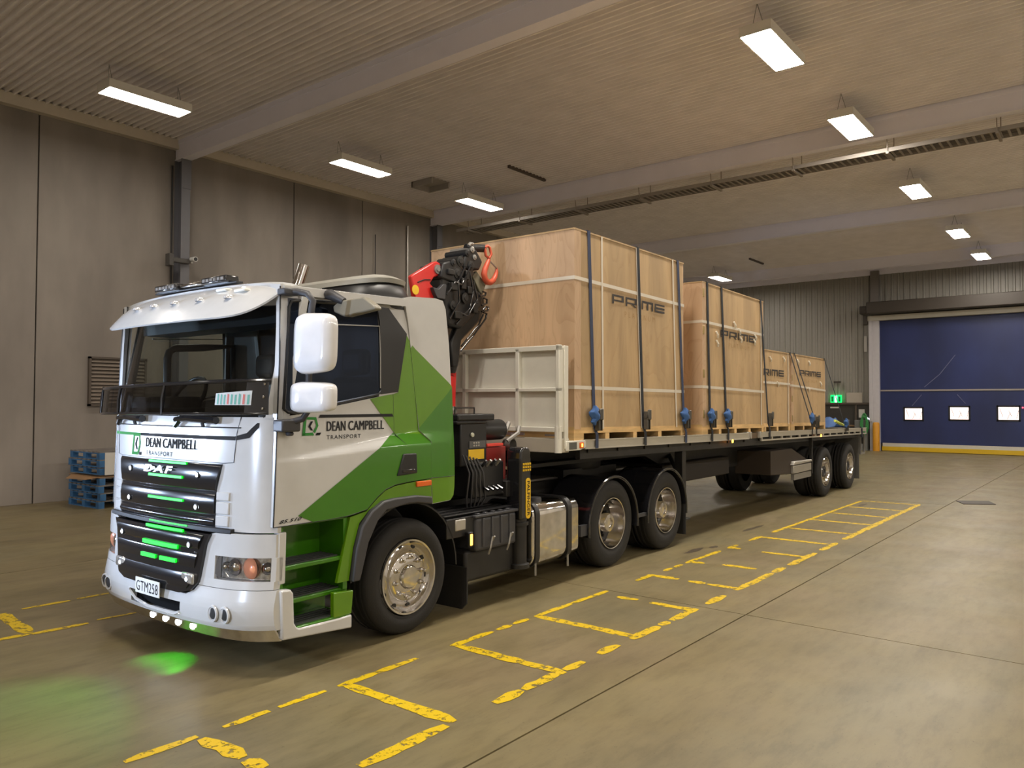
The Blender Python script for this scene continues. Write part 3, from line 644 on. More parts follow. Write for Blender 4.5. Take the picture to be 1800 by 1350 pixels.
b = MB(); b.box(2.75, 5.3, .86, 1.48, .93, 1.0); b.build('catwalk', dullalu, TR)
# battery box and marker lamp
b = MB(); b.box(.82, 1.43, .05, .62, .54, .85); bx_ = b.build('battery_box', grey, TR, bevel=.03, seg=3)
b = MB(); b.box(.80, 1.45, .04, .64, .85, .875)
for k in range(5): b.box(.86+k*.115, .90+k*.115, .07, .60, .875, .888)
b.build('box_lid', grey, bx_, bevel=.008)
for k in range(4):
    b = MB(); b.box(.90+k*.135, .93+k*.135, .038, .055, .58, .84); b.build('box_rib', grey, bx_, bevel=.005)
for s in (1.02, 1.30):
    b = MB(); b.tube([(s-.03, .045, .50), (s-.03, .02, .56), (s, .02, .66), (s+.03, .02, .66), (s+.03, .045, .62)], .009, 6); b.build('box_latch', steel, bx_)
b = MB(); b.box(.45, .84, .08, .66, .70, .875)
for k in range(4): b.box(.44, 1.42, .10+k*.12, .17+k*.12, .89, .905)
b.build('step_box', black, TR, bevel=.015)
b = MB(); b.box(.56, .70, .07, .12, .76, .86); b.build('box_bracket', dullalu, TR, bevel=.01)
b = MB(); b.box(.70, .755, .03, .075, .60, .74); mk = b.build('marker_housing', black, TR, bevel=.01)
b = MB(); b.box(.712, .742, .024, .034, .62, .72); b.build('marker_lamp', amberlit, mk, bevel=.004)
b = MB(); b.box(.75, 1.62, .12, .75, .26, .55); b.build('exhaust_box', frameblk, TR, bevel=.03)
# fuel tank
def rrect(y0, y1, z0, z1, r_, n=6):
    out = []
    for cy, cz, a0 in ((y1-r_, z1-r_, 0), (y0+r_, z1-r_, PI/2), (y0+r_, z0+r_, PI), (y1-r_, z0+r_, 1.5*PI)):
        out += [(cy+r_*math.cos(a0+PI/2*k/n), cz+r_*math.sin(a0+PI/2*k/n)) for k in range(n+1)]
    return out
def tank_ring(s, g): return [(s, p[0], p[1]) for p in rrect(.03-g, .66+g, .25-g, .90+g, .13)]
b = MB(); b.rings([tank_ring(1.665, -.02), tank_ring(1.675, -.004), tank_ring(1.69, 0), tank_ring(2.51, 0), tank_ring(2.53, -.006), tank_ring(2.54, -.02)]); tk = b.build('fuel_tank', alu, TR, smooth=40)
for s in (1.71, 2.30):
    b = MB(); b.rings([tank_ring(s, .001), tank_ring(s, .012), tank_ring(s+.07, .012), tank_ring(s+.07, .001)], True, False); b.build('tank_strap', black, tk, smooth=40)
    b = MB(); b.tube([(s+.035, .05, .30), (s+.035, .05, .17)], .012, 6); b.build('strap_bolt', steel, tk)
b = MB(); b.lathe([(.062, -.05), (.062, .02), (.055, .035), (0, .038)], (1.90, .16, .90), 'z', 20); b.build('filler_cap', grey, tk, smooth=40)

# ---- loader crane behind the cab (its own parts, all riding on the truck)
CT = 1.2
def cpoly(pts, w, t=CT): b = MB(); return b.prism(pts, 'xz', t-w, t+w)
b = MB(); b.box(.90, 1.60, .55, 1.85, .95, 1.22); b.box(1.05, 1.6, .95, 1.45, 1.2, 1.45); b.build('crane_base', frameblk, TR, bevel=.03)
def cp(pts, y0, y1): b = MB(); return b.prism(pts, 'xz', y0, y1)
b = cp([(1.42, 1.3), (1.72, 1.3), (1.725, 2.0), (1.735, 2.25), (1.45, 2.25)], 1.1, 1.42); cc = b.build('crane_column', red, TR, bevel=.02)
b = MB(); b.lathe([(.04, -.012), (.04, 0), (0, -.012)], (1.68, 1.1, 1.83), 'y', 14); b.build('column_pin', steel, cc)
b = cp([(1.60, 2.18), (1.70, 2.17), (1.712, 2.2), (1.774, 2.36), (1.80, 2.585), (2.14, 2.84), (2.215, 3.02), (2.20, 3.13), (1.80, 3.05), (1.50, 2.76), (1.45, 2.40), (1.48, 2.2)], 1.10, 1.34); bo = b.build('crane_boom', gloss, TR, bevel=.02)
b = cp([(1.62, 2.30), (1.70, 2.30), (1.76, 2.60), (2.05, 2.83), (2.08, 2.95), (1.70, 2.75), (1.60, 2.55)], 1.06, 1.10); b.build('boom_side_plate', frameblk, bo, bevel=.01)
b = cp([(1.433, 2.985), (1.392, 3.195), (1.43, 3.38), (1.66, 3.40), (1.886, 3.314), (1.887, 3.188), (2.04, 3.15), (2.085, 3.10), (2.054, 2.996), (1.911, 2.85), (1.72, 2.713), (1.50, 2.73), (1.45, 2.85)], 1.02, 1.38); b.build('boom_knuckle', black, bo, bevel=.03)
b = cp([(.973, 3.197), (1.308, 3.389), (1.35, 3.40), (1.39, 3.39), (1.44, 3.35), (1.446, 3.30), (1.43, 3.275), (1.309, 3.222), (1.252, 3.155), (1.33, 3.098), (1.311, 3.0), (1.29, 2.97), (1.029, 2.97)], 1.05, 1.11); ra = b.build('crane_arm', red, TR, bevel=.014, label='red crane arm')
b = MB(); b.lathe([(.05, -.014), (.05, 0)], (1.355, 1.05, 3.315), 'y', 18); b.lathe([(0, -.026), (.025, -.026), (.027, -.012), (.05, -.014)], (1.355, 1.05, 3.315), 'y', 18); b.build('pivot_pin', steel, ra, smooth=40)
b = MB(); b.tube([(1.06, 1.048, 3.14), (1.16, 1.048, 3.18), (1.25, 1.048, 3.19)], .007, 5); b.build('arm_slot', black, ra)
b = MB(); b.lathe([(0, -.004), (.05, -.003), (.05, 0)], (1.03, 1.05, 3.06), 'y', 16); b.build('arm_label', yellow, ra)
b = cp([(1.24, 3.11), (1.33, 3.10), (1.40, 3.16), (1.45, 3.16), (1.43, 3.0), (1.31, 3.0), (1.27, 3.05)], 1.00, 1.05); b.build('link_plate', grey, ra, bevel=.006)
# stacked extension booms rising to the hook
for q, y0, y1, mt_ in (([(1.36, 3.22), (1.40, 3.39), (1.50, 3.42), (1.64, 3.43), (1.74, 3.30), (1.66, 3.18)], 1.0, 1.36, black), ([(1.56, 3.25), (1.63, 3.44), (1.72, 3.52), (1.84, 3.55), (1.94, 3.34), (1.85, 3.26)], 1.02, 1.32, gloss),
                       ([(1.72, 3.38), (1.78, 3.58), (1.93, 3.62), (2.05, 3.49), (1.99, 3.386)], 1.0, 1.28, black)):
    b = cp(q, y0, y1); b.build('extension_boom', mt_, bo, bevel=.02)
b = cp([(1.93, 3.32), (2.0, 3.39), (2.168, 3.256), (2.11, 3.13), (2.056, 3.16)], 1.05, 1.20); b.build('guide_plate', M('plate_olive', (.20, .19, .14), .5), bo, bevel=.008)
for (x, z, rr) in ((1.66, 3.44, .055), (1.78, 3.55, .04), (1.86, 3.60, .035), (1.55, 3.41, .04), (1.84, 3.42, .05), (1.62, 3.30, .06), (1.75, 3.05, .06), (1.55, 2.95, .05), (1.95, 3.0, .04), (1.9, 3.52, .03)):
    b = MB(); b.lathe([(0, -.02), (rr*.5, -.02), (rr*.55, -.012), (rr, -.008), (rr, .30)], (x, 1.0, z), 'y', 16); b.build('boom_pin', frameblk if rr > .045 else steel if rr < .036 else black, bo, smooth=40)
b = MB(); b.tube([(1.83, 1.06, 3.62), (2.10, 1.03, 3.655)], .045, 14); b.build('boom_tip', black, bo, smooth=40)
b = MB(); b.tube([(1.80, 1.0, 3.63), (1.83, 1.0, 3.66), (1.87, 1.0, 3.66)], .02, 8); b.build('tip_pin', steel, bo, smooth=40)
# hydraulic pipes and hoses
hs = [[(1.68, 1.0, 2.47), (1.90, 1.0, 2.66), (2.10, 1.0, 2.855), (2.12, 1.0, 2.916), (2.06, 1.0, 2.92)], [(1.69, 1.0, 2.52), (1.85, 1.0, 2.66), (1.98, 1.0, 2.775), (2.06, 1.0, 2.90)],
      [(2.03, 1.0, 2.93), (2.14, 1.0, 2.95), (2.154, 1.0, 2.99), (2.10, 1.0, 2.99), (2.06, 1.0, 2.95)], [(2.03, 1.0, 3.0), (2.12, 1.0, 3.03), (2.125, 1.0, 3.075), (2.07, 1.0, 3.085)], [(2.0, 1.0, 3.10), (2.09, 1.0, 3.115), (2.105, 1.0, 3.15), (2.05, 1.0, 3.155)],
      [(1.50, 1.0, 2.8), (1.62, .97, 3.0), (1.60, .97, 3.2), (1.72, .98, 3.38)], [(1.6, 1.0, 2.75), (1.80, .97, 2.95), (1.85, .97, 3.15), (1.80, .98, 3.35)], [(1.45, 1.0, 3.05), (1.55, .97, 3.2), (1.66, .97, 3.18), (1.82, .98, 3.42)], [(1.55, 1.0, 2.9), (1.75, .96, 2.85), (1.92, .97, 3.05), (1.86, .98, 3.25)]]
for h in hs:
    pts = []
    for i in range(len(h)-1):
        for k in range(4): pts.append(Vector(h[i]).lerp(Vector(h[i+1]), k/4))
    pts.append(Vector(h[-1])); b = MB(); b.tube(pts, .011, 6); b.build('hydraulic_hose', gloss, bo, smooth=60)
for (x, z, w_, h_) in ((1.55, 3.15, .05, .04), (1.70, 3.20, .04, .06), (1.82, 3.14, .05, .04), (1.62, 2.85, .06, .04), (1.90, 2.95, .04, .05), (1.50, 3.30, .05, .03), (1.76, 3.30, .03, .05)):
    b = MB(); b.box(x-w_, x+w_, .97, 1.03, z-h_, z+h_); b.build('valve_block', frameblk, bo, bevel=.008)
# hook
hm = M('hook_orange', (.60, .10, .05), .4)
hk = MB(); hp = [(2.155, 3.53), (2.12, 3.47), (2.085, 3.41), (2.07, 3.36), (2.085, 3.305), (2.125, 3.275), (2.18, 3.275), (2.235, 3.305), (2.272, 3.355), (2.295, 3.41), (2.297, 3.465)]
hk.tube([(x, 1.0, z) for x, z in hp], [.022, .030, .034, .036, .036, .036, .034, .032, .028, .022, .012], 10); hook = hk.build('crane_hook', hm, TR, smooth=60)
b = MB(); b.tube([(2.08, 1.0, 3.66), (2.13, 1.0, 3.685), (2.17, 1.0, 3.67), (2.198, 1.0, 3.60), (2.16, 1.0, 3.545), (2.10, 1.0, 3.57), (2.08, 1.0, 3.65)], .016, 8); b.build('hook_shackle', hm, hook, smooth=60)
b = MB(); b.tube([(2.15, .99, 3.52), (2.29, .99, 3.45)], .010, 6); b.build('hook_latch', steel, hook)
# control stand, oil tank and red valve chest at the near side
b = MB(); b.box(.86, 1.25, .28, .90, 1.30, 1.72); cs = b.build('control_cabinet', black, TR, bevel=.015)
b = MB(); b.box(.80, 1.35, .26, .95, 1.735, 1.80); b.box(.80, 1.24, .27, .92, 1.70, 1.74); b.build('cabinet_top', black, cs, bevel=.015)
b = MB(); b.tube([(.80, .30, 1.80), (.80, .30, 1.86), (1.08, .30, 1.86), (1.08, .30, 1.80)], .008, 6); b.build('cabinet_rail', gloss, cs)
b = MB(); b.box(.97, 1.20, .274, .281, 1.365, 1.46); b.build('warning_label', yellow, cs)
b = MB(); b.box(.98, 1.22, .272, .281, 1.475, 1.54); pn = b.build('gauge_panel', M('panel_grey', (.10, .10, .10), .5), cs)
for k in range(6):
    b = MB(); b.box(1.03+.035*(k % 3), 1.05+.035*(k % 3), .266, .273, 1.49+.025*(k//3), 1.505+.025*(k//3)); b.build('gauge_button', dullalu, pn)
b = MB(); b.lathe([(.022, 0), (.02, -.012), (0, -.014)], (1.02, .275, 1.60), 'y', 14); b.build('gauge', M('gauge_face', (.5, .5, .4), .3), cs)
b = MB(); b.tube([(1.25, .42, 1.635), (1.28, .42, 1.635), (1.62, .42, 1.635), (1.66, .42, 1.635)], [.07, .105, .105, .07], 20); b.build('air_cylinder', black, TR, smooth=40)
b = MB(); b.box(1.25, 1.58, .30, .70, 1.06, 1.47); rc = b.build('valve_chest', M('chest_red', (.28, .015, .012), .45), TR, bevel=.01)
b = MB(); b.box(1.25, 1.50, .27, .33, 1.478, 1.505); b.build('chest_lip', M('lip_red', (.75, .06, .04), .4), rc, bevel=.004)
b = MB(); b.box(.95, 1.42, .20, .70, 1.0, 1.34); vb = b.build('lever_bank', black, TR, bevel=.02)
for k in range(4):
    b = MB(); b.tube([(1.08+k*.07, .20, 1.30), (1.07+k*.07, .14, 1.36)], .014, 6); b.build('lever', steel if k % 2 else gloss, vb)
    b = MB(); b.tube([(1.10+k*.07, .195, 1.10), (1.11+k*.07, .14, 1.07)], .014, 6); b.build('lever', gloss, vb)
for k in range(5):
    b = MB(); x = .82+.05*k; b.tube([(x, .22, 1.42-.01*k), (x+.04, .17, 1.25), (x+.03+.02*k, .2, 1.0), (x+.1, .25, .92)], .009, 6); b.build('air_hose', grey, TR, smooth=60)
for k in range(4):
    b = MB(); x = 1.40+.06*k; b.tube([(x-.1, .28, 1.06), (x, .2, 1.02-.03*k), (x+.1, .22, 1.1), (1.75, .4, 1.2+.1*k)], .016, 6); b.build('hydraulic_hose', frameblk, TR, smooth=60)
b = MB(); b.tube([(1.6, .3, 1.52), (1.72, .25, 1.6), (1.8, .3, 1.66)], .02, 6); b.tube([(1.62, .35, 1.6), (1.75, .4, 1.7)], .025, 6); b.lathe([(.06, -.05), (.06, .05), (0, .05)], (1.66, .32, 1.48), 'y', 12); b.build('pipe_fitting', steel, TR, smooth=40)
# outrigger leg
b = MB(); b.box(1.455, 1.635, .02, .20, .76, 1.36); b.prism([(1.455, 1.36), (1.635, 1.36), (1.62, 1.44), (1.58, 1.47), (1.50, 1.47), (1.465, 1.44)], 'xz', .02, .20); og = b.build('outrigger_leg', gloss, TR, bevel=.02)
b = MB(); b.tube([(1.54, .11, .80), (1.54, .11, .33)], .082, 20); b.lathe([(.10, 0), (.10, .03), (.082, .035)], (1.54, .11, .70), 'z', 20); b.build('outrigger_cylinder', frameblk, og, smooth=40)
b = MB(); b.lathe([(.11, 0), (.11, .04), (.05, .06), (0, .06)], (1.54, .11, .28), 'z', 20); b.build('outrigger_foot', frameblk, og, smooth=40)
b = MB(); pl_ = [(1.575+.038*math.cos(a), .80+.036*math.sin(a)) for a in [PI+PI*k/8 for k in range(9)]]+[(1.575+.038*math.cos(a), 1.13+.036*math.sin(a)) for a in [PI*k/8 for k in range(9)]]
b.prism(pl_, 'xz', .014, .019); lb_ = b.build('outrigger_label', yellow, og, label='yellow upright name label')
b = MB(); text(b, 'PALFINGER', lambda x, yv, o: (1.555+.042*yv, .0128, 1.135-.345*x), 0, .02, 1.0); b.build('lettering', inkblk, lb_)
b = MB()
for k in range(4):
    for j in range(3): b.box(1.49+k*.035, 1.51+k*.035, .012, .02, 1.235+.03*j, 1.255+.03*j)
b.build('hazard_label', yellow, og)
b = MB(); b.box(1.40, 1.62, .15, 2.2, .98, 1.14); b.build('outrigger_beam', frameblk, TR, bevel=.01)

# ------------------------------------------------------------------ semi-trailer
TL = root('semi_trailer', (9.0, 1.2, 0), 'long flatbed semi-trailer with cream headboard coupled behind the truck', 'trailer')
SL = -.0125
def dz(s): return 1.505+SL*(s-2.60)
TW0, TW1 = .03, 2.31
def slope_box(b, s0, s1, y0, y1, z0, z1, n=1):
    """box whose z is measured from the sloping deck top"""
    vs_ = [(s, y, dz(s)+z) for s in (s0, s1) for y in (y0, y1) for z in (z0, z1)]
    return b.add(vs_, [(0, 1, 3, 2), (4, 6, 7, 5), (0, 4, 5, 1), (2, 3, 7, 6), (0, 2, 6, 4), (1, 5, 7, 3)])
b = MB(); slope_box(b, 2.25, 15.4, TW0+.06, TW1-.06, -.06, -.012); dk = b.build('deck', M('deck_ply', (.10, .085, .065), .7), TL)
railm = M('coaming_rail', (.50, .47, .40), .4, .2)
for far in (0, 1):
    y = (lambda v: 2*TC-v) if far else (lambda v: v)
    b = MB(); yy = sorted((y(TW0), y(TW0+.06)))
    slope_box(b, 2.64, 7.60, *yy, -.095, 0); slope_box(b, 2.64, 7.60, *sorted((y(TW0-.012), y(TW0+.05))), -.012, 0); slope_box(b, 2.64, 7.60, *sorted((y(TW0-.012), y(TW0+.05))), -.105, -.092)
    rl = b.build('coaming_rail', railm, TL)
    b = MB(); slope_box(b, 8.20, 15.4, *yy, -.085, 0); slope_box(b, 8.20, 15.4, *sorted((y(TW0-.012), y(TW0+.05))), -.012, 0); slope_box(b, 8.2, 15.4, *sorted((y(TW0-.006), y(TW0+.02))), -.15, -.125)
    for k in range(15): slope_box(b, 8.2+k*.51, 8.24+k*.51, *sorted((y(TW0-.004), y(TW0+.02))), -.13, -.08)
    b.build('coaming_rail', railm, TL)
    b = MB(); slope_box(b, 7.6, 8.2, *sorted((y(TW0+.05), y(TW0+.09))), -.10, -.01); b.build('rail_gap_plate', M('gap_brown', (.16, .11, .07), .7), TL)
    for s in (7.62, 7.72, 8.16):
        b = MB(); slope_box(b, s-.03, s+.03, *sorted((y(TW0-.005), y(TW0+.07))), -.10, .01); b.build('rail_bracket', dullalu, TL, bevel=.005)
    # cross lamp box at the front corner
    b = MB(); b.prism([(2.27, 1.395), (2.55, 1.395), (2.66, 1.42), (2.66, 1.50), (2.27, 1.50)], 'xz', *sorted((y(.02), y(.30)))); lbx = b.build('corner_lamp_box', cream, TL, bevel=.006)
    b = MB(); b.box(2.32, 2.46, *sorted((y(.012), y(.022))), 1.41, 1.485); b.build('lamp_recess', M('recess_grey', (.10, .10, .09), .6), lbx)
    b = MB(); b.box(2.52, 2.60, *sorted((y(.008), y(.022))), 1.415, 1.48); ll = b.build('amber_lens', amber, lbx, bevel=.008)
    b = MB(); b.box(2.548, 2.572, *sorted((y(.004), y(.009))), 1.43, 1.465); b.build('bulb', amberlit, ll)
    for s in (6.90, 11.6):
        b = MB(); b.lathe([(.028, 0), (.024, -.012), (0, -.018)], (s, y(TW0-.006), dz(s)-.12), 'y', 12); b.build('side_lamp', amberlit, TL, smooth=40)
# main beams, cross bearers
for far in (0, 1):
    y = (lambda v: 2*TC-v) if far else (lambda v: v)
    b = MB(); b.prism([(2.30, 1.40), (5.0, 1.37), (15.3, 1.24), (15.3, 1.0), (9.6, .80), (6.4, .80), (5.35, 1.15), (2.75, 1.22), (2.3, 1.28)], 'xz', *sorted((y(.70), y(.82)))); b.build('main_beam', frameblk, TL, bevel=.006)
    b = MB(); slope_box(b, 2.66, 15.3, *sorted((y(.10), y(.16))), -.22, -.09); b.build('side_runner', frameblk, TL)
for k in range(19):
    s = 2.8+k*.68; b = MB(); slope_box(b, s, s+.08, .08, 2.26, -.15, -.06); b.build('cross_bearer', frameblk, TL)
b = MB(); b.box(2.30, 5.0, .5, 1.84, 1.19, 1.23); b.build('kingpin_plate', frameblk, TL)
# landing legs
for far in (0, 1):
    y = (lambda v: 2*TC-v) if far else (lambda v: v)
    b = MB(); b.box(5.33, 5.45, *sorted((y(.12), y(.24))), .50, 1.33); b.box(5.35, 5.43, *sorted((y(.14), y(.22))), .32, .52); b.box(5.28, 5.5, *sorted((y(.08), y(.28))), .29, .32); lg_ = b.build('landing_leg', frameblk, TL, bevel=.006)
b = MB(); b.tube([(5.4, .2, .95), (5.4, 2.14, .95)], .03, 8); b.tube([(5.4, .2, .9), (6.2, .76, 1.15)], .03, 6); b.build('leg_brace', frameblk, TL)
b = MB(); b.box(5.6, 8.1, .55, 1.8, .72, 1.02); b.build('underslung_box', M('rust_brown', (.012, .008, .006), .7), TL, bevel=.02)
# headboard
HB = 2.17
b = MB(); b.box(HB+.03, HB+.075, .04, 2.30, 1.60, 2.50); hb = b.build('headboard', cream, TL, bevel=.004)
for (y0, y1, z0, z1) in ((.03, .075, 1.52, 2.525), (2.265, 2.31, 1.52, 2.525), (.03, 2.31, 2.465, 2.52), (.03, 2.31, 1.60, 1.65), (.03, 2.31, 2.03, 2.07), (.56, .61, 1.60, 2.5), (1.33, 1.38, 1.60, 2.5), (1.75, 1.8, 1.60, 2.5)):
    b = MB(); b.box(HB-.03, HB+.03, y0, y1, z0, z1); b.build('headboard_rail', cream, hb, bevel=.005)
b = MB(); b.box(HB+.075, HB+.15, .03, .07, 1.42, 2.52); b.build('headboard_edge', cream, hb, bevel=.004)
b = MB(); b.tube([(HB-.0, .06, 1.38), (HB-.0, .06, 1.66)], .04, 12); b.tube([(HB, .06, 1.66), (HB, .06, 1.70)], .02, 8); b.build('headboard_post', cream, TL, smooth=40)
b = MB(); b.box(HB, 2.35, .04, 2.3, 1.38, 1.53); b.build('front_sill', M('sill_cream', (.50, .46, .38), .5), TL, bevel=.006)
b = MB(); b.box(HB-.02, HB+.0, .1, .22, 1.555, 1.575); b.box(HB-.02, HB, .5, .8, 1.555, 1.585); b.tube([(HB-.03, .65, 1.57), (HB-.03, .65, 1.44)], .02, 6); b.build('sill_fitting', steel, TL)
# running gear
for far in (False, True):
    wheel(TL, 12.06, .05, .51, .27, 'trailer', far); wheel(TL, 13.97, .05, .51, .27, 'trailer', far)
    y = (lambda v: 2*TC-v) if far else (lambda v: v)
    b = MB(); b.box(14.80, 14.815, y(.06), y(.60), .16, 1.2); b.build('mud_flap', M('flap_grey', (.10, .095, .085), .6), TL)
    b = MB(); b.box(11.05, 11.09, y(.04), y(.10), .55, 1.3); b.build('guard_post', frameblk, TL)
for s in (12.06, 13.97):
    b = MB(); b.tube([(s, .3, .51), (s, 2.04, .51)], .075, 12); b.build('axle', frameblk, TL, smooth=40)
b = MB(); b.box(11.2, 14.7, .8, 1.54, .62, .98); b.build('suspension', frameblk, TL, bevel=.03)
b = MB(); b.prism([(8.85, 1.08), (10.0, 1.08), (11.03, .80), (11.06, .615), (10.1, .60), (8.85, .66)], 'xz', .10, .75); tb = b.build('tool_box', M('tool_brown', (.035, .024, .016), .7), TL, bevel=.01)
b = MB(); b.box(9.95, 11.04, .05, .5, .615, .76); b.prism([(9.90, .775), (11.03, .785), (11.0, .825), (9.94, .84)], 'xz', .03, .5)
b.build('aluminium_locker', dullalu, tb, bevel=.01)
b = MB(); b.box(10.0, 11.05, .06, .12, .49, .60); b.build('locker_step', steel, tb)
b = MB(); b.box(15.36, 15.42, .1, 2.24, .95, 1.25); b.build('rear_bar', frameblk, TL, bevel=.01)
for s in (14.95, 15.3):
    b = MB(); b.box(s, s+.04, .05, .09, .75, 1.22); b.build('rear_post', steel, TL)
b = MB(); b.box(14.95, 15.34, .05, .09, .72, .76); b.build('rear_post', steel, TL)
# ------------------------------------------------------------------ crates
def plymat(name, col, along):
    mt = M(name, col, .55, noise=(1.6, .10, (3, 3, .6)), streak=(1.1, .20, (2.6, 2.6, .35)), bump=(25, .08, (1, 1, .1)))
    nt = mt.node_tree; bs = nt.nodes['Principled BSDF']; src = bs.inputs['Base Color'].links[0].from_socket      # cathedral grain of rotary-cut veneer
    tc = nt.nodes.new('ShaderNodeTexCoord'); mp = nt.nodes.new('ShaderNodeMapping'); mp.inputs['Scale'].default_value = (1.6, 1.6, .42)
    n = nt.nodes.new('ShaderNodeTexNoise'); n.inputs['Scale'].default_value = 1.0; n.inputs['Detail'].default_value = 3; n.inputs['Distortion'].default_value = .7
    ml = nt.nodes.new('ShaderNodeMath'); ml.operation = 'MULTIPLY'; ml.inputs[1].default_value = 26 if along else 14
    fr = nt.nodes.new('ShaderNodeMath'); fr.operation = 'FRACT'; rp = nt.nodes.new('ShaderNodeValToRGB'); k = .86 if along else .90
    rp.color_ramp.elements[0].color = (k, k*.96, k*.92, 1); rp.color_ramp.elements[1].color = (1, 1, 1, 1); rp.color_ramp.elements[1].position = .35
    mx = nt.nodes.new('ShaderNodeMix'); mx.data_type = 'RGBA'; mx.blend_type = 'MULTIPLY'; mx.inputs[0].default_value = .75
    L = nt.links.new; L(tc.outputs['Object'], mp.inputs[0]); L(mp.outputs[0], n.inputs['Vector']); L(n.outputs[0], ml.inputs[0]); L(ml.outputs[0], fr.inputs[0]); L(fr.outputs[0], rp.inputs[0])
    L(src, mx.inputs[6]); L(rp.outputs[0], mx.inputs[7]); L(mx.outputs[2], bs.inputs['Base Color'])
    return mt
ply_side = plymat('plywood_amber', (.53, .365, .19), 0)
ply_end = plymat('plywood_pink', (.65, .44, .27), 1)
pine = M('pine_timber', (.68, .45, .20), .6, noise=(3, .2, (1, 1, 6)))
band = M('plastic_banding', (.68, .62, .52), .35)
hasp = M('brass_hasp', (.40, .30, .12), .4, .6)
inkbrown = M('crate_ink', (.025, .02, .018), .6)
inkgold = M('crate_ink_gold', (.34, .20, .06), .6)
def LETTERS():
    w = .14; a = .105
    P = [[(0, 0), (w, 0), (w, 1), (0, 1)], [(w, 1-2*a), (1, 1-2*a), (1, 1), (w, 1)], [(.82, .30), (1, .30), (1, 1-2*a), (.82, 1-2*a)], [(w, .30), (.82, .30), (.82, .30+1.5*a), (w, .30+1.5*a)]]
    R_ = P+[[(.52, .30), (.72, .30), (1.0, 0), (.80, 0)]]
    I = [[(0, 0), (.16, 0), (.16, 1), (0, 1)]]
    Mm = [[(0, 0), (w*.8, 0), (w*.8, 1), (0, 1)], [(.43, 0), (.57, 0), (.57, .74), (.43, .74)], [(.86, 0), (1, 0), (1, .74), (.86, .74)], [(w*.8, .74), (1, .74), (1, 1), (w*.8, 1)]]
    E_ = [[(0, 0), (w, 0), (w, 1), (0, 1)], [(w, 1-2*a), (1, 1-2*a), (1, 1), (w, 1)], [(w, .37), (1, .37), (1, .62), (w, .62)], [(w, 0), (1, 0), (1, .24), (w, .24)]]
    out = []; x = 0
    for g, wd in ((P, 1), (R_, 1), (I, .16), (Mm, 1.1), (E_, 1)):
        out += [[(x+q[0]*(wd if g is not I else 1), q[1]) for q in p] for p in g]; x += wd+.16 if g is not I else .16+.16
    return out, x-.16
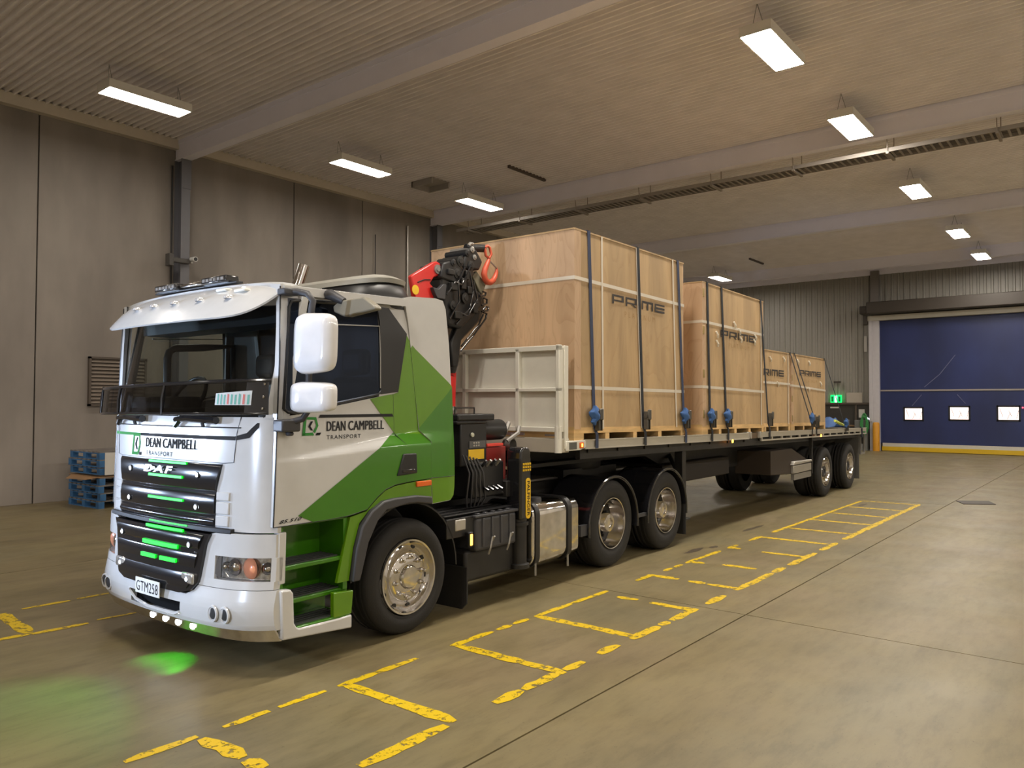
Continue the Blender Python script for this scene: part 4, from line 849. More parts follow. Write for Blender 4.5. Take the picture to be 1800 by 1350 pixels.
def crate(s0, s1, t0, t1, zt0, zt1, label, logo, bands_v, bands_h, hinges=False, clips=()):
    zb = lambda s: dz(s)+.115
    zt = lambda s: zt0+(zt1-zt0)*(s-s0)/(s1-s0)
    R_ = root('wooden_crate', ((s0+s1)/2, (t0+t1)/2, dz(s0)), label, 'crate')
    th = .02
    def wallp(b, sa, sb, ya, yb, g=0):
        vs_ = [(s, y, z) for s in (sa, sb) for y in (ya, yb) for z in (zb(s)-g, zt(s)-.012)]
        b.add(vs_, [(0, 1, 3, 2), (4, 6, 7, 5), (0, 4, 5, 1), (2, 3, 7, 6), (0, 2, 6, 4), (1, 5, 7, 3)]); return b
    wallp(MB(), s0+th, s1-th, t0, t0+th, .02).build('side_panel', ply_side, R_); wallp(MB(), s0+th, s1-th, t1-th, t1).build('side_panel', ply_side, R_)
    wallp(MB(), s0, s0+th, t0-.004, t1).build('end_panel', ply_end, R_); wallp(MB(), s1-th, s1, t0, t1).build('end_panel', ply_end, R_)
    vs_ = [(s, y, zt(s)+o) for s in (s0-.006, s1+.006) for y in (t0-.008, t1+.006) for o in (-.012, .006)]
    MB().add(vs_, [(0, 1, 3, 2), (4, 6, 7, 5), (0, 4, 5, 1), (2, 3, 7, 6), (0, 2, 6, 4), (1, 5, 7, 3)]).build('lid', ply_side, R_)
    # pale corner batten and base beam at the near edge
    wallp(MB(), s0-.001, s0+.13, t0-.006, t0+.001, 0).build('corner_batten', ply_end, R_)
    b = MB(); slope_box(b, s0, s1, t0-.002, t0+.05, .07, .135); b.build('base_beam', pine, R_)
    b = MB(); slope_box(b, s0, s1, t1-.05, t1, .07, .135); b.build('base_beam', pine, R_)
    b = MB(); slope_box(b, s0-.002, s0+.05, t0, t1, .07, .14); b.build('base_beam', pine, R_)
    n = max(3, int((s1-s0)/.62)+1)
    for k in range(n):
        s = s0+(s1-s0-.09)*k/(n-1); b = MB(); slope_box(b, s, s+.09 if k else s+.2, t0, t1, -.01, .072); b.build('skid', pine, R_)
    for (za, zc) in bands_h:
        b = MB(); g = .004
        pa = [(s0-g, t1), (s0-g, t0-g-.006), (s1+g, t0-g-.006), (s1+g, t1)]; zs = [za, za, zc, zc]
        for (p, q, z1_, z2_) in zip(pa[:-1], pa[1:], zs[:-1], zs[1:]):
            b.add([(p[0], p[1], z1_-.02), (q[0], q[1], z2_-.02), (q[0], q[1], z2_+.02), (p[0], p[1], z1_+.02)], [(0, 1, 2, 3)])
        b.build('packing_band', band, R_)
    for (sa, sb) in bands_v:
        b = MB(); g = .012
        b.add([(sa-.018, t0-g, zt(sa)), (sa+.018, t0-g, zt(sa)), (sb+.018, t0-g, zb(sb)), (sb-.018, t0-g, zb(sb)), (sa-.018, t1, zt(sa)+.008), (sa+.018, t1, zt(sa)+.008), (sa-.018, t0-g, zt(sa)+.008), (sa+.018, t0-g, zt(sa)+.008)], [(0, 1, 2, 3), (4, 5, 7, 6)])
        b.build('packing_band', band, R_)
    ls, wd = LETTERS(); a0, a1, z0, z1, zd = logo
    b = MB(); glyph(b, ls, lambda x, yv, o: (a0+(a1-a0)*x/wd, t0-.010, z0+(z1-z0)*yv+zd*x/wd), 0); b.build('lettering', inkbrown, R_)
    b = MB(); L_ = a1-a0; text(b, 'PLATINUM', lambda x, yv, o: (a0+L_*(.22+.58*x), t0-.010, z0-.135+.065*yv+zd*(.22+.58*x)), 0, -.012, 1.9); b.build('lettering', inkgold, R_, label='faint gold PLATINUM lettering')
    if hinges:
        for f in (.06, .32, .62, .9):
            z = zt(s0)-(zt(s0)-zb(s0))*f; b = MB(); b.box(s0+.02, s0+.07, t0-.014, t0, z-.09, z+.03); b.build('hinge', hasp, R_, bevel=.004)
    for (s, z) in clips:
        b = MB(); b.tube([(s-.03, t0-.012, z+.05), (s, t0-.03, z), (s+.03, t0-.012, z-.04)], .016, 6); b.build('toggle_clip', M('clip_white', (.75, .70, .6), .4), R_)
    return R_
crate(2.46, 5.22, .05, 2.18, 3.82, 3.835, 'largest plywood crate, standing right behind the cream headboard', (3.27, 4.63, 3.08, 3.19, 0),
      ((3.03, 3.06), (3.86, 3.99), (4.87, 4.98)), ((3.28, 3.25), (2.08, 2.07)))
crate(5.84, 8.36, .05, 2.18, 3.665, 3.64, 'second tall plywood crate from the cab, hinged at its front edge', (6.50, 7.98, 2.91, 3.02, 0), ((8.22, 8.22),), ((3.09, 3.07), (2.15, 2.11)), True,
      ((6.35, 2.93), (6.36, 2.80), (7.05, 3.13), (7.25, 3.04), (7.3, 2.92), (7.95, 3.0), (7.9, 2.92)))
crate(8.44, 10.53, .30, 2.18, 2.885, 2.885, 'low plywood crate wedged between the tall crate and the rearmost crate', (8.71, 10.16, 2.42, 2.54, 0), ((10.4, 10.4),), ((2.30, 2.29),), False, ((9.4, 2.72), (10.15, 2.75), (9.8, 2.27)))
crate(10.61, 12.92, .30, 2.18, 2.885, 2.885, 'rearmost low plywood crate, close to the end of the deck', (11.13, 12.58, 2.48, 2.59, 0), (), ((2.27, 2.20),), True, ((11.0, 2.74), (11.75, 2.74), (11.7, 2.2), (12.55, 2.33)))

# ------------------------------------------------------------------ ratchet straps
web_blue = M('webbing_blue', (.035, .05, .105), .8); web_dark = M('webbing_dark', (.018, .022, .03), .8)
rat = M('ratchet_steel', (.10, .095, .085), .45, .5); knot = M('webbing_bright_blue', (.04, .11, .30), .8)
def strap(path, w, mat, label, zr, blue=True, over=None):
    """webbing follows path (s,t,z); ratchet on the near face at height zr"""
    lowp = path[-1]
    R_ = root('ratchet_strap', (lowp[0], lowp[1], lowp[2]), label, 'strap', 'ratchet straps holding down the crates')
    b = MB()
    for p, q in zip(path[:-1], path[1:]):
        p, q = Vector(p), Vector(q); dd = (q-p).normalized(); ax = Vector((1, 0, 0)); ax = (ax-dd*ax.dot(dd)).normalized()*w/2; nn = dd.cross(ax).normalized()*.003
        b.add([p-ax-nn, p+ax-nn, q+ax-nn, q-ax-nn, p-ax+nn, p+ax+nn, q+ax+nn, q-ax+nn], [(0, 1, 2, 3), (4, 5, 6, 7), (0, 3, 7, 4), (1, 2, 6, 5)])
    b.build('webbing', mat, R_)
    for p, q in zip(path[:-1], path[1:]):
        if q[2] <= zr <= p[2]:
            f = (zr-p[2])/(q[2]-p[2]); c = Vector(p).lerp(Vector(q), f)
    mm_ = Matrix.Translation(c+Vector((.03, -.03, 0))) @ Matrix.Scale(.8, 4)
    b = MB(); b.box(-.045, .045, -.03, .02, -.17, .02, mm_); b.box(-.05, -.04, -.05, .02, -.18, .10, mm_); b.box(.04, .05, -.05, .02, -.18, .10, mm_); r_ = b.build('ratchet_frame', rat, R_, bevel=.004)
    b = MB(); b.tube([mm_ @ Vector((-.06, -.02, .03)), mm_ @ Vector((.06, -.02, .03))], .028, 10); b.build('ratchet_spool', rat, r_, smooth=40)
    b = MB(); b.box(-.05, .05, -.07, -.045, -.03, .13, mm_); b.build('ratchet_handle', rat, r_, bevel=.01)
    if blue:
        b = MB(); random.seed(int(lowp[0]*100)); n = 12; rg = []
        for k in range(7):
            f = k/6; rr = .02+.055*math.sin(PI*min(1, f*1.05))
            rg.append([(c.x-.07+.03*math.sin(k*2.1)+rr*math.cos(a)*random.uniform(.75, 1.25), c.y-.05+rr*.7*math.sin(a), c.z+.14-.22*f) for a in [2*PI*i/n for i in range(n)]])
        b.rings(rg); b.build('webbing_tail', knot, R_, smooth=60, label='bright blue bundled tail')
    return R_
def vstrap(sa, sb, tc_, z, mat, label, blue=True, w=.055):
    strap([(sa, 2.20, z+.012), (sa, tc_-.016, z+.012), (sb-.02, tc_-.016, dz(sb)+.14), (sb, .012, dz(sb)+.05), (sb, .012, dz(sb)-.10)], w, mat, label, dz(sb)+.24, blue)
vstrap(2.74, 2.88, .05, 3.825, web_blue, 'blue ratchet strap nearest the front corner of the largest crate')
vstrap(3.89, 4.04, .05, 3.828, web_dark, 'dark ratchet strap down the middle of the largest crate, crossing its lettering', False)
vstrap(5.02, 5.22, .05, 3.832, web_blue, 'ratchet strap near the rear edge of the largest crate')
vstrap(6.00, 6.11, .05, 3.663, web_dark, 'ratchet strap beside the hinged front edge of the second tall crate')
vstrap(6.53, 6.72, .05, 3.658, web_dark, 'ratchet strap with bright blue tail just left of the second crate lettering')
vstrap(8.20, 8.56, .05, 3.642, web_dark, 'ratchet strap at the rear edge of the second tall crate', False)
strap([(10.50, 2.18, 2.90), (10.50, .28, 2.90), (10.98, .05, 1.62), (11.0, .012, dz(11)+.02), (11.0, .012, dz(11)-.1)], .045, web_dark, 'left one of the two slanting straps at the joint of the low crates', 1.60)
strap([(10.76, 2.18, 2.90), (10.76, .28, 2.90), (11.26, .05, 1.62), (11.28, .012, dz(11.3)+.02), (11.28, .012, dz(11.3)-.1)], .045, web_dark, 'right one of the two slanting straps at the joint of the low crates', 1.58, False)
strap([(12.80, 2.18, 2.90), (12.80, .28, 2.90), (13.45, .05, 1.5), (13.48, .012, dz(13.5)+.02), (13.48, .012, dz(13.5)-.1)], .04, web_dark, 'slanting strap at the free rear end of the rearmost crate', 1.46)
# loose gear on the deck behind the last crate
b = MB(); rg = []
for k in range(9):
    f = k/8; x = 13.15+1.5*f; rr = .10*math.sin(PI*f*.95+.1)
    rg.append([(x+.03*math.sin(k*3), .42+.22*math.cos(a)*(.6+.4*math.sin(k)), dz(x)+.012+rr*(1+math.sin(a))*(1+.35*math.sin(k*2.3+a))) for a in [2*PI*i/12 for i in range(12)]])
b.rings(rg); single(b, 'strap_heap', knot, (13.9, .42, dz(13.9)), 'tangled heap of blue webbing on the deck behind the rearmost crate', 'webbing', smooth=60)
b = MB(); b.tube([(13.05, .13, dz(13)+.17), (13.4, .13, dz(13.4)+.11), (13.8, .12, dz(13.8)+.06)], [.03, .035, .02], 8); single(b, 'edge_protector', M('safety_yellow', (.62, .70, .10), .5), (13.4, .3, dz(13.4)), 'pale yellow edge protector leaning over the blue webbing heap', 'protector', smooth=50)
b = MB(); b.tube([(14.9, .05, dz(14.9)+.02), (14.9, .02, dz(14.9)-.02), (14.9, .018, dz(14.9)-.22)], .025, 6)
single(b, 'hanging_strap', web_dark, (14.9, .04, dz(14.9)-.2), 'short dark strap end hanging at the rear corner of the deck', 'strap')

# ------------------------------------------------------------------ hall
conc = M('tilt_up_concrete', (.255, .225, .198), .8, noise=(.9, .16, (1, 1, .5)), streak=(.7, .16, (1.6, 1.6, .35)), bump=(18, .12))
floorm = M('floor_concrete', (.275, .228, .132), .42, noise=(.55, .16, (1, 1, 1)), streak=(2.2, .16, (1, .45, 1)), bump=(12, .03))
def floor_finish():
    """worn power-floated concrete: broad tint drift, streaky wear along the lane, fine dark specks"""
    nt = floorm.node_tree; bs = nt.nodes['Principled BSDF']; L = nt.links.new
    tc = nt.nodes.new('ShaderNodeTexCoord')
    def noise(sc, st, det=6, rough=.55):
        mp = nt.nodes.new('ShaderNodeMapping'); mp.inputs['Scale'].default_value = st; n = nt.nodes.new('ShaderNodeTexNoise')
        n.inputs['Scale'].default_value = sc; n.inputs['Detail'].default_value = det; n.inputs['Roughness'].default_value = rough
        L(tc.outputs['Object'], mp.inputs[0]); L(mp.outputs[0], n.inputs['Vector']); return n.outputs[0]
    def ramp(src, stops):
        r_ = nt.nodes.new('ShaderNodeValToRGB'); e = r_.color_ramp.elements
        while len(e) < len(stops): e.new(.5)
        for k, (p, c) in enumerate(stops): e[k].position = p; e[k].color = (*c, 1)
        L(src, r_.inputs[0]); return r_.outputs[0]
    def mul(a, b_, f=1):
        m_ = nt.nodes.new('ShaderNodeMix'); m_.data_type = 'RGBA'; m_.blend_type = 'MULTIPLY'; m_.inputs[0].default_value = f
        L(a, m_.inputs[6]); L(b_, m_.inputs[7]); return m_.outputs[2]
    c = ramp(noise(.45, (1, 1, 1), 4), [(.30, (.184, .158, .090)), (.5, (.205, .165, .082)), (.70, (.214, .166, .094))])
    c = mul(c, ramp(noise(1.5, (.45, 1.2, 1), 9, .65), [(.30, (.74, .74, .72)), (.50, (.98, .98, .98)), (.68, (1.10, 1.10, 1.08))]))
    c = mul(c, ramp(noise(7, (.35, 1.3, 1), 8, .7), [(.34, (.80, .79, .77)), (.52, (1, 1, 1)), (.7, (1.08, 1.08, 1.06))]))
    c = mul(c, ramp(noise(30, (1, 1, 1), 4, .7), [(.28, (.55, .52, .48)), (.36, (1, 1, 1))]))
    L(c, bs.inputs['Base Color'])
    rp = nt.nodes.new('ShaderNodeMapRange'); rp.inputs[3].default_value = .30; rp.inputs[4].default_value = .58
    L(noise(1.3, (1, 1, 1), 5), rp.inputs[0]); L(rp.outputs[0], bs.inputs['Roughness'])
floor_finish()
ceilm = M('ceiling_sheet', (.90, .855, .86), .5, noise=(2, .05))
beamm = M('beam_paint', (.84, .82, .93), .45, noise=(2, .02))
colm = M('column_paint', (.13, .13, .145), .5)
clad = M('wall_cladding', (.29, .275, .245), .5)
dark = M('gap_black', (.02, .018, .015), .9)
X0, X1, Y0, Y1 = -9.0, 34.6, -9.0, 16.1
b = MB(); b.box(X0, X1+.3, Y0, Y1+.2, -.35, -.03); fl = struct(b, 'floor', dark)
xs = [X0, -3.0, 6.81, 16.65, 26.4, X1+.3]; ys = [Y0, 2.745, 9.8, Y1+.2]
for i in range(len(xs)-1):
    for j in range(len(ys)-1):
        b = MB(); b.box(xs[i]+.006, xs[i+1]-.006, ys[j]+.007, ys[j+1]-.007, -.15, 0); b.build('concrete_slab', floorm, fl)
b = MB(); b.box(X0, X1, Y1+.12, Y1+.2, 0, 7.6); wl_ = struct(b, 'wall_left', dark)
px = [X0, -5.7, -2.85, 0.0, 2.87, 5.74, 8.62, 11.46, 13.64, 16.45, 19.3, 22.2, 25.0, 27.9, 30.8, X1]
for k in range(len(px)-1):
    b = MB(); b.box(px[k]+.011, px[k+1]-.011, Y1, Y1+.13, 0, 7.45); b.build('concrete_panel', conc, wl_, bevel=.008)
b = MB(); b.box(X0, X1, Y1-.16, Y1+.1, 7.36, 7.58); struct(b, 'trim_1', M('eave_trim', (.58, .52, .43), .5))
# ribbed ceiling
b = MB(); pr = []; x = X0
while x < X1+.2:
    pr += [(x, 7.63), (x+.088, 7.63), (x+.097, 7.55), (x+.127, 7.55)]; x += .136
n = len(pr); b.add([(p[0], Y0, p[1]) for p in pr]+[(p[0], Y1+.1, p[1]) for p in pr], [(i, i+1, n+i+1, n+i) for i in range(n-1)])
b.box(X0, X1+.2, Y0, Y1+.1, 7.70, 7.75); ce = struct(b, 'ceiling', ceilm)
for xb in (.7, 8.5, 16.3, 24.1, 31.9):
    b = MB(); w = .11
    b.box(xb-w, xb+w, Y0, Y1-.02, 7.13, 7.15); b.box(xb-.09, xb+.03, Y0, Y1-.02, 7.15, 7.46); b.box(xb-w, xb+w, Y0, Y1-.02, 7.46, 7.56)
    bmo = b.build('roof_beam', beamm, ce)
    b = MB(); b.box(xb-.10, xb+.10, Y1-.30, Y1-.282, 0, 7.13); b.box(xb-.10, xb+.10, Y1-.018, Y1, 0, 7.13); b.box(xb-.01, xb+.01, Y1-.285, Y1-.015, 0, 7.13)
    b.box(xb-.14, xb+.14, Y1-.34, Y1, 0, .025); cl = b.build('steel_column', colm, wl_)
    b = MB(); b.prism([(xb+.11, 7.13), (xb+.11, 6.5), (xb-.11, 6.5), (xb-.11, 7.13)], 'xz', Y1-.32, Y1-.30); b.build('column_cap', colm, wl_)
# rest of the shell
b = MB(); b.box(X0, X1+.2, Y0-.2, Y0, 0, 7.6); struct(b, 'wall_right', M('far_wall', (.78, .75, .70), .7))
b = MB(); b.box(X0-.2, X0, Y0, Y1, 0, 7.6); struct(b, 'wall_front', M('far_wall', (.78, .75, .70), .7))
# back wall of vertical trapezoid sheet
b = MB(); pr = []; y = 2.0
pr = []; y = Y0
while y < Y1:
    pr += [(X1, y), (X1, y+.125), (X1-.04, y+.15), (X1-.04, y+.21)]; y += .235
for seg in (0, 1):
    sel = [p for p in pr if (p[1] > 8.25 if seg == 0 else p[1] <= 8.25)]; z0 = 0 if seg == 0 else 5.3
    n = len(sel); b.add([(p[0], p[1], z0) for p in sel]+[(p[0], p[1], 7.6) for p in sel], [(i, i+1, n+i+1, n+i) for i in range(n-1)])
sel = [p for p in pr if p[1] < 1.6]; n = len(sel); b.add([(p[0], p[1], 0) for p in sel]+[(p[0], p[1], 5.4) for p in sel], [(i, i+1, n+i+1, n+i) for i in range(n-1)])
b.box(X1+.25, X1+.3, Y0, Y1, 0, 7.6); wb = struct(b, 'wall_back', clad)
b = MB(); b.box(X1-.22, X1-.04, 8.10, 8.42, 5.2, 7.45); b.build('steel_column', M('column_brown', (.20, .18, .17), .5), wb)
b = MB(); b.box(X1-.10, X1, Y0, Y1, 7.30, 7.56); b.build('wall_head_trim', beamm, wb)
# rapid roll door
blue = M('pvc_blue', (.015, .025, .10), .45, noise=(.7, .25, (1, 1, .5)))
XD = X1-.20
b = MB(); b.box(XD, XD+.012, 1.75, 8.10, .30, 2.45); b.box(XD, XD+.012, 1.75, 8.10, 2.50, 5.35); dr_ = struct(b, 'door_1', blue)
wh = emis('daylight_window', (1.0, .84, .80), .82)
for (y1_, y0_, z0, z1) in ((7.16, 6.54, 1.30, 1.75), (5.55, 4.92, 1.33, 1.80), (3.94, 3.29, 1.34, 1.82), (2.4, 1.85, 1.35, 1.83)):
    b = MB(); b.box(XD-.012, XD-.004, y0_, y1_, z0, z1); wn = b.build('door_window', wh, dr_)
    b = MB(); b.box(XD-.016, XD-.002, y0_-.05, y1_+.05, z0-.06, z0); b.box(XD-.016, XD-.002, y0_-.05, y1_+.05, z1, z1+.06); b.box(XD-.016, XD-.002, y0_-.06, y0_, z0-.06, z1+.06); b.box(XD-.016, XD-.002, y1_, y1_+.06, z0-.06, z1+.06)
    for k in range(4):
        ya = y0_+(y1_-y0_)*(.12+.22*k); b.tube([(XD-.014, ya, z0+.02+.1*(k % 2)), (XD-.014, ya+.10*(1 if k % 2 else -1), z1-.04-.08*(k % 3))], .006, 4)
    b.build('window_frame', black, dr_)
b = MB(); b.box(XD-.03, XD+.03, 1.75, 8.12, 2.445, 2.505); b.build('wind_bar', M('bar_grey', (.30, .27, .25), .5), dr_)
b = MB(); b.box(XD-.05, XD+.05, 1.75, 8.0, .19, .33); b.build('bottom_bar', M('bar_pale', (.55, .52, .45), .5), dr_)
b = MB(); b.box(XD-.06, XD+.06, 1.75, 8.02, .02, .19); b.build('bottom_seal', M('seal_yellow', (.62, .40, .012), .5), dr_)
b = MB(); b.tube([(XD-.008, 6.45, 2.6), (XD-.008, 5.9, 3.1), (XD-.008, 5.35, 3.85)], .012, 4); b.tube([(XD-.008, 6.9, 1.85), (XD-.008, 6.55, 2.3)], .010, 4); b.tube([(XD-.008, 5.3, 2.3), (XD-.008, 5.02, 1.95)], .010, 4); b.build('door_crease', M('crease_pale', (.16, .17, .28), .4), dr_)
b = MB(); b.tube([(XD-.03, 3.16, 1.80), (XD-.05, 3.16, 1.80)], .03, 8); b.build('door_sensor', emis('red_lamp', (1, .05, .08), 4), dr_)
b = MB(); b.box(XD-.22, XD+.05, 1.4, 8.50, 5.36, 5.56); b.build('door_lintel', M('bar_pale', (.55, .52, .45)), dr_)
b = MB(); b.box(XD-.75, XD+.05, 1.4, 8.42, 5.60, 6.08); b.build('roller_hood', M('hood_brown', (.050, .040, .032), .5), dr_, bevel=.03)
b = MB(); b.box(XD-.6, XD-.2, 8.42, 8.72, 5.62, 5.95); b.box(XD-.3, XD-.1, 8.50, 8.66, 5.2, 5.6); b.build('door_motor', M('hood_brown', (.05, .04, .032)), dr_, bevel=.03)
b = MB(); b.box(XD-.08, XD, 8.56, 8.68, 4.1, 4.75); b.build('control_box', dullalu, dr_)
b = MB(); b.box(XD-.16, XD+.05, 8.08, 8.46, 0, 5.36); b.box(XD-.22, XD-.16, 8.34, 8.46, 1.2, 5.36); b.build('door_jamb', M('jamb_lilac', (.52, .50, .53), .4), dr_)
single(MB().lathe([(.13, 0), (.13, 1.12), (.10, 1.17), (0, 1.18)], (0, 0, 0), 'z', 20), 'bollard', M('bollard_yellow', (.60, .27, .012), .45), (XD-.36, 8.17, 0), 'orange-yellow steel bollard at the left jamb of the blue door', 'bollard', truck=False, smooth=40)
b = MB()
for k in range(7):
    a = k*1.1; rr = .16+.03*math.sin(a)
    b.tube([(.04*math.cos(a+q), .16*math.cos(q)*(.7+.3*math.sin(a)), .75+.36*math.sin(q)+.03*k) for q in [2*PI*i/14 for i in range(15)]], .02, 5, False)
single(b, 'garden_hose', M('hose_green', (.05, .28, .08), .5), (XD-.36, 8.62, .25), 'green hose coiled and hung left of the orange bollard', 'hose', truck=False)
b = MB(); b.box(-.12, .12, -.25, .25, 0, 1.25); single(b, 'equipment_cabinet', M('cabinet_grey', (.16, .165, .16), .5), (XD-.15, 8.78, 0), 'grey floor cabinet between the office opening and the blue door', 'cabinet', truck=False, bevel=.01)
# office window with counter, left of the door
b = MB(); b.box(XD+.10, XD+.14, 8.45, 10.8, .05, 1.93); ow = struct(b, 'window_1', M('office_dark', (.045, .042, .038), .3))
b = MB(); b.box(XD+.02, XD+.1, 8.42, 10.85, 1.90, 1.98); b.box(XD+.02, XD+.1, 9.02, 9.08, 1.0, 1.93); b.box(XD+.02, XD+.1, 8.42, 8.48, .02, 1.93); b.build('window_frame', M('frame_brown', (.09, .07, .055), .5), ow)
b = MB(); b.box(XD-.10, XD+.1, 8.60, 10.8, .98, 1.04); b.build('counter', M('counter_brown', (.22, .14, .07), .5), ow)
b = MB(); b.box(XD+.085, XD+.095, 8.72, 8.95, 1.35, 1.70); b.build('notice', M('paper_white', (.60, .58, .54), .6), ow)
b = MB(); b.box(XD+.085, XD+.095, 9.75, 10.1, 1.74, 1.80); b.build('window_sticker', M('paper_white', (.6, .58, .54)), ow)
for yy, zz_ in ((8.62, 1.32), (8.50, 1.30)):
    b = MB(); b.lathe([(0, -.03), (.05, -.02), (.05, .02), (0, .03)], (XD+.05, yy, zz_), 'x', 10); b.build('office_lamp', emis('office_white', (.85, .85, 1), 2.2), ow)
b = MB(); b.box(-.02, .02, -.32, .32, 0, .42); single(b, 'wall_plate', M('plate_beige', (.42, .37, .31), .5), (XD+.10, 9.12, 1.98), 'blank beige plate on the cladding above the office window', 'plate', truck=False)
ex = single(MB().box(-.03, .03, -.22, .22, 0, .34), 'exit_sign', emis('exit_green', (0, 1, .18), 1.3), (XD+.06, 9.85, 1.96), 'lit green exit sign above the office window', 'sign', truck=False); BASE[ex.name] = (XD+.06, 9.85, 1.96)
def ex_part(polys, nm, mat):
    b = MB()
    for p in polys: b.prism(p, 'yz', XD+.022, XD+.029)
    b.build(nm, mat, ex)
ex_part([[(9.80, 1.99), (9.90, 1.99), (9.90, 2.27), (9.80, 2.27)]], 'running_figure', emis('exit_white', (.75, 1, .85), 1.6))
ex_part([[(9.66, 2.02), (9.75, 2.02), (9.75, 2.24), (9.66, 2.24)], [(9.95, 2.02), (10.04, 2.02), (10.04, 2.24), (9.95, 2.24)]], 'sign_field', M('exit_dark', (.0, .30, .08), .5))
b = MB(); b.box(-.12, .04, -.13, .13, 0, .07); b.tube([(-.05, 0, 0), (-.05, 0, -.5)], .008, 5); single(b, 'lamp_bracket', M('hood_brown', (.05, .04, .032)), (XD+.05, 9.78, 2.82), 'small dark lamp on the cladding above the exit sign', 'lamp', truck=False)

# ceiling light fittings
housing = M('fitting_white', (.72, .69, .63), .45)
tube_e = emis('fluorescent_glow', WARM, TUBE); tube_w = emis('fluorescent_glow_dim', WARM, TUBE_WALL)
def fitting(x, y, label):
    R_ = root('ceiling_light', (x, y, 7.10), label, 'light', 'fluorescent fittings under the roof', truck=False)
    b = MB(); b.box(x-.72, x+.72, y-.23, y+.23, 7.13, 7.25); b.box(x-.72, x+.72, y-.23, y-.215, 7.10, 7.13); b.box(x-.72, x+.72, y+.215, y+.23, 7.10, 7.13); b.box(x-.72, x-.705, y-.23, y+.23, 7.10, 7.13); b.box(x+.705, x+.72, y-.23, y+.23, 7.10, 7.13)
    b.build('housing', housing, R_, bevel=.006)
    b = MB(); b.box(x-.70, x+.70, y-.21, y+.21, 7.106, 7.112); b.build('diffuser', tube_w if y > 10 else tube_e, R_)
    for sx in (-.6, .6):
        b = MB(); b.tube([(x+sx, y-.08, 7.25), (x+sx-.03, y, 7.56)], .006, 5); b.tube([(x+sx, y+.08, 7.25), (x+sx-.03, y, 7.56)], .006, 5); b.build('hanger_wire', steel, R_)
for x, y, l in ((6.4, 13.28, 'light fitting by the left wall, nearest and leftmost of all'), (11.2, 13.28, 'light fitting by the left wall, left of the ceiling hatch'), (15.2, 13.28, 'light fitting by the left wall, right of the ceiling hatch'),
                (30.4, 13.28, 'small far light fitting seen just above the second tall crate'), (11.2, 4.05, 'largest and brightest light fitting at the upper right'), (15.25, 4.05, 'second light fitting of the right-hand row, before the cable tray'),
                (20.85, 4.05, 'third light fitting of the right-hand row, just beyond the cable tray'), (26.8, 4.05, 'fourth light fitting of the right-hand row'), (31.4, 4.05, 'fifth and farthest light fitting of the right-hand row')):
    fitting(x, y, l)
# hatch, dark battens, cable tray, camera, pipes
b = MB(); b.box(-.32, .32, -.36, .36, -.02, 0); b.box(-.32, -.28, -.36, .36, -.16, 0); b.box(.28, .32, -.36, .36, -.16, 0); b.box(-.32, .32, .32, .36, -.16, 0)
hh = single(b, 'ceiling_hatch', M('hatch_grey', (.34, .31, .28), .6), (14.0, 13.9, 7.56), 'dark square hatch in the ribbed ceiling beside the left light row', 'hatch', truck=False)
for (x0, x1_, y_, l) in ((14.17, 15.63, 11.47, 'dark batten on the ribbed ceiling before the second roof beam'), (29.0, 30.4, 11.46, 'far dark batten on the ceiling above the low crates')):
    b = MB(); b.box(-(x1_-x0)/2, (x1_-x0)/2, -.035, .035, -.05, .02); single(b, 'ceiling_batten', M('batten_brown', (.07, .05, .04), .6), ((x0+x1_)/2, y_, 7.55), l, 'batten', truck=False, bevel=.006)
tr_ = root('cable_tray', (16.75, 4, 6.95), 'long ladder cable tray slung under the second roof beam', 'tray', truck=False)
traym = M('tray_steel', (.27, .24, .21), .55)
for x in (16.50, 16.98):
    b = MB(); b.box(x-.012, x+.012, -8.5, 15.3, 6.90, 6.98); b.build('tray_rail', traym, tr_)
y = -8.4; k = 0
while y < 15.2:
    b = MB(); b.box(16.50, 16.98, y-.02, y+.02, 6.905, 6.92); b.build('tray_rung', traym, tr_); y += .14; k += 1
for k in range(5):
    b = MB(); xx = 16.56+.08*k; b.tube([(xx+.015*math.sin(j*1.7+k), -8.4+j*1.95, 6.945+.012*math.sin(j*2.3+k)) for j in range(13)], .018, 5); b.build('tray_cable', M('cable_grey', (.16, .14, .13), .6), tr_)
for y in frange(-7.4, 14.8, 1.85):
    b = MB(); b.box(16.46, 17.04, y-.025, y+.025, 6.86, 6.90); b.tube([(16.48, y, 6.88), (16.44, y, 7.15)], .01, 5); b.tube([(17.02, y, 6.88), (17.02, y, 7.55)], .01, 5); b.build('tray_hanger', M('hanger_brown', (.28, .24, .20), .5), tr_)
b = MB(); b.tube([(0, 0, 0), (0, -.17, -.01)], [.05, .055], 14); sc_ = single(b, 'security_camera', M('camera_white', (.70, .70, .68), .3), (8.62, 15.75, 4.98), 'small white security camera on the first steel column', 'camera', truck=False, smooth=40); BASE[sc_.name] = (8.62, 15.75, 4.98)
b = MB(); b.lathe([(0, -.175), (.04, -.178), (.045, -.16)], (8.62, 15.75, 4.97), 'y', 14); b.build('camera_lens', black, sc_)
b = MB(); b.box(8.60, 8.64, 15.74, 15.81, 4.9, 5.03); b.build('camera_mount', dullalu, sc_)
b = MB(); b.box(-.26, .16, -.05, .03, -.05, .05); b.box(-.3, -.2, -.08, .1, -.14, .12); single(b, 'cable_junction', M('junction_dark', (.07, .065, .06), .6), (8.39, 15.75, 4.92), 'dark junction box clamped across the first steel column', 'junction', truck=False, bevel=.01)
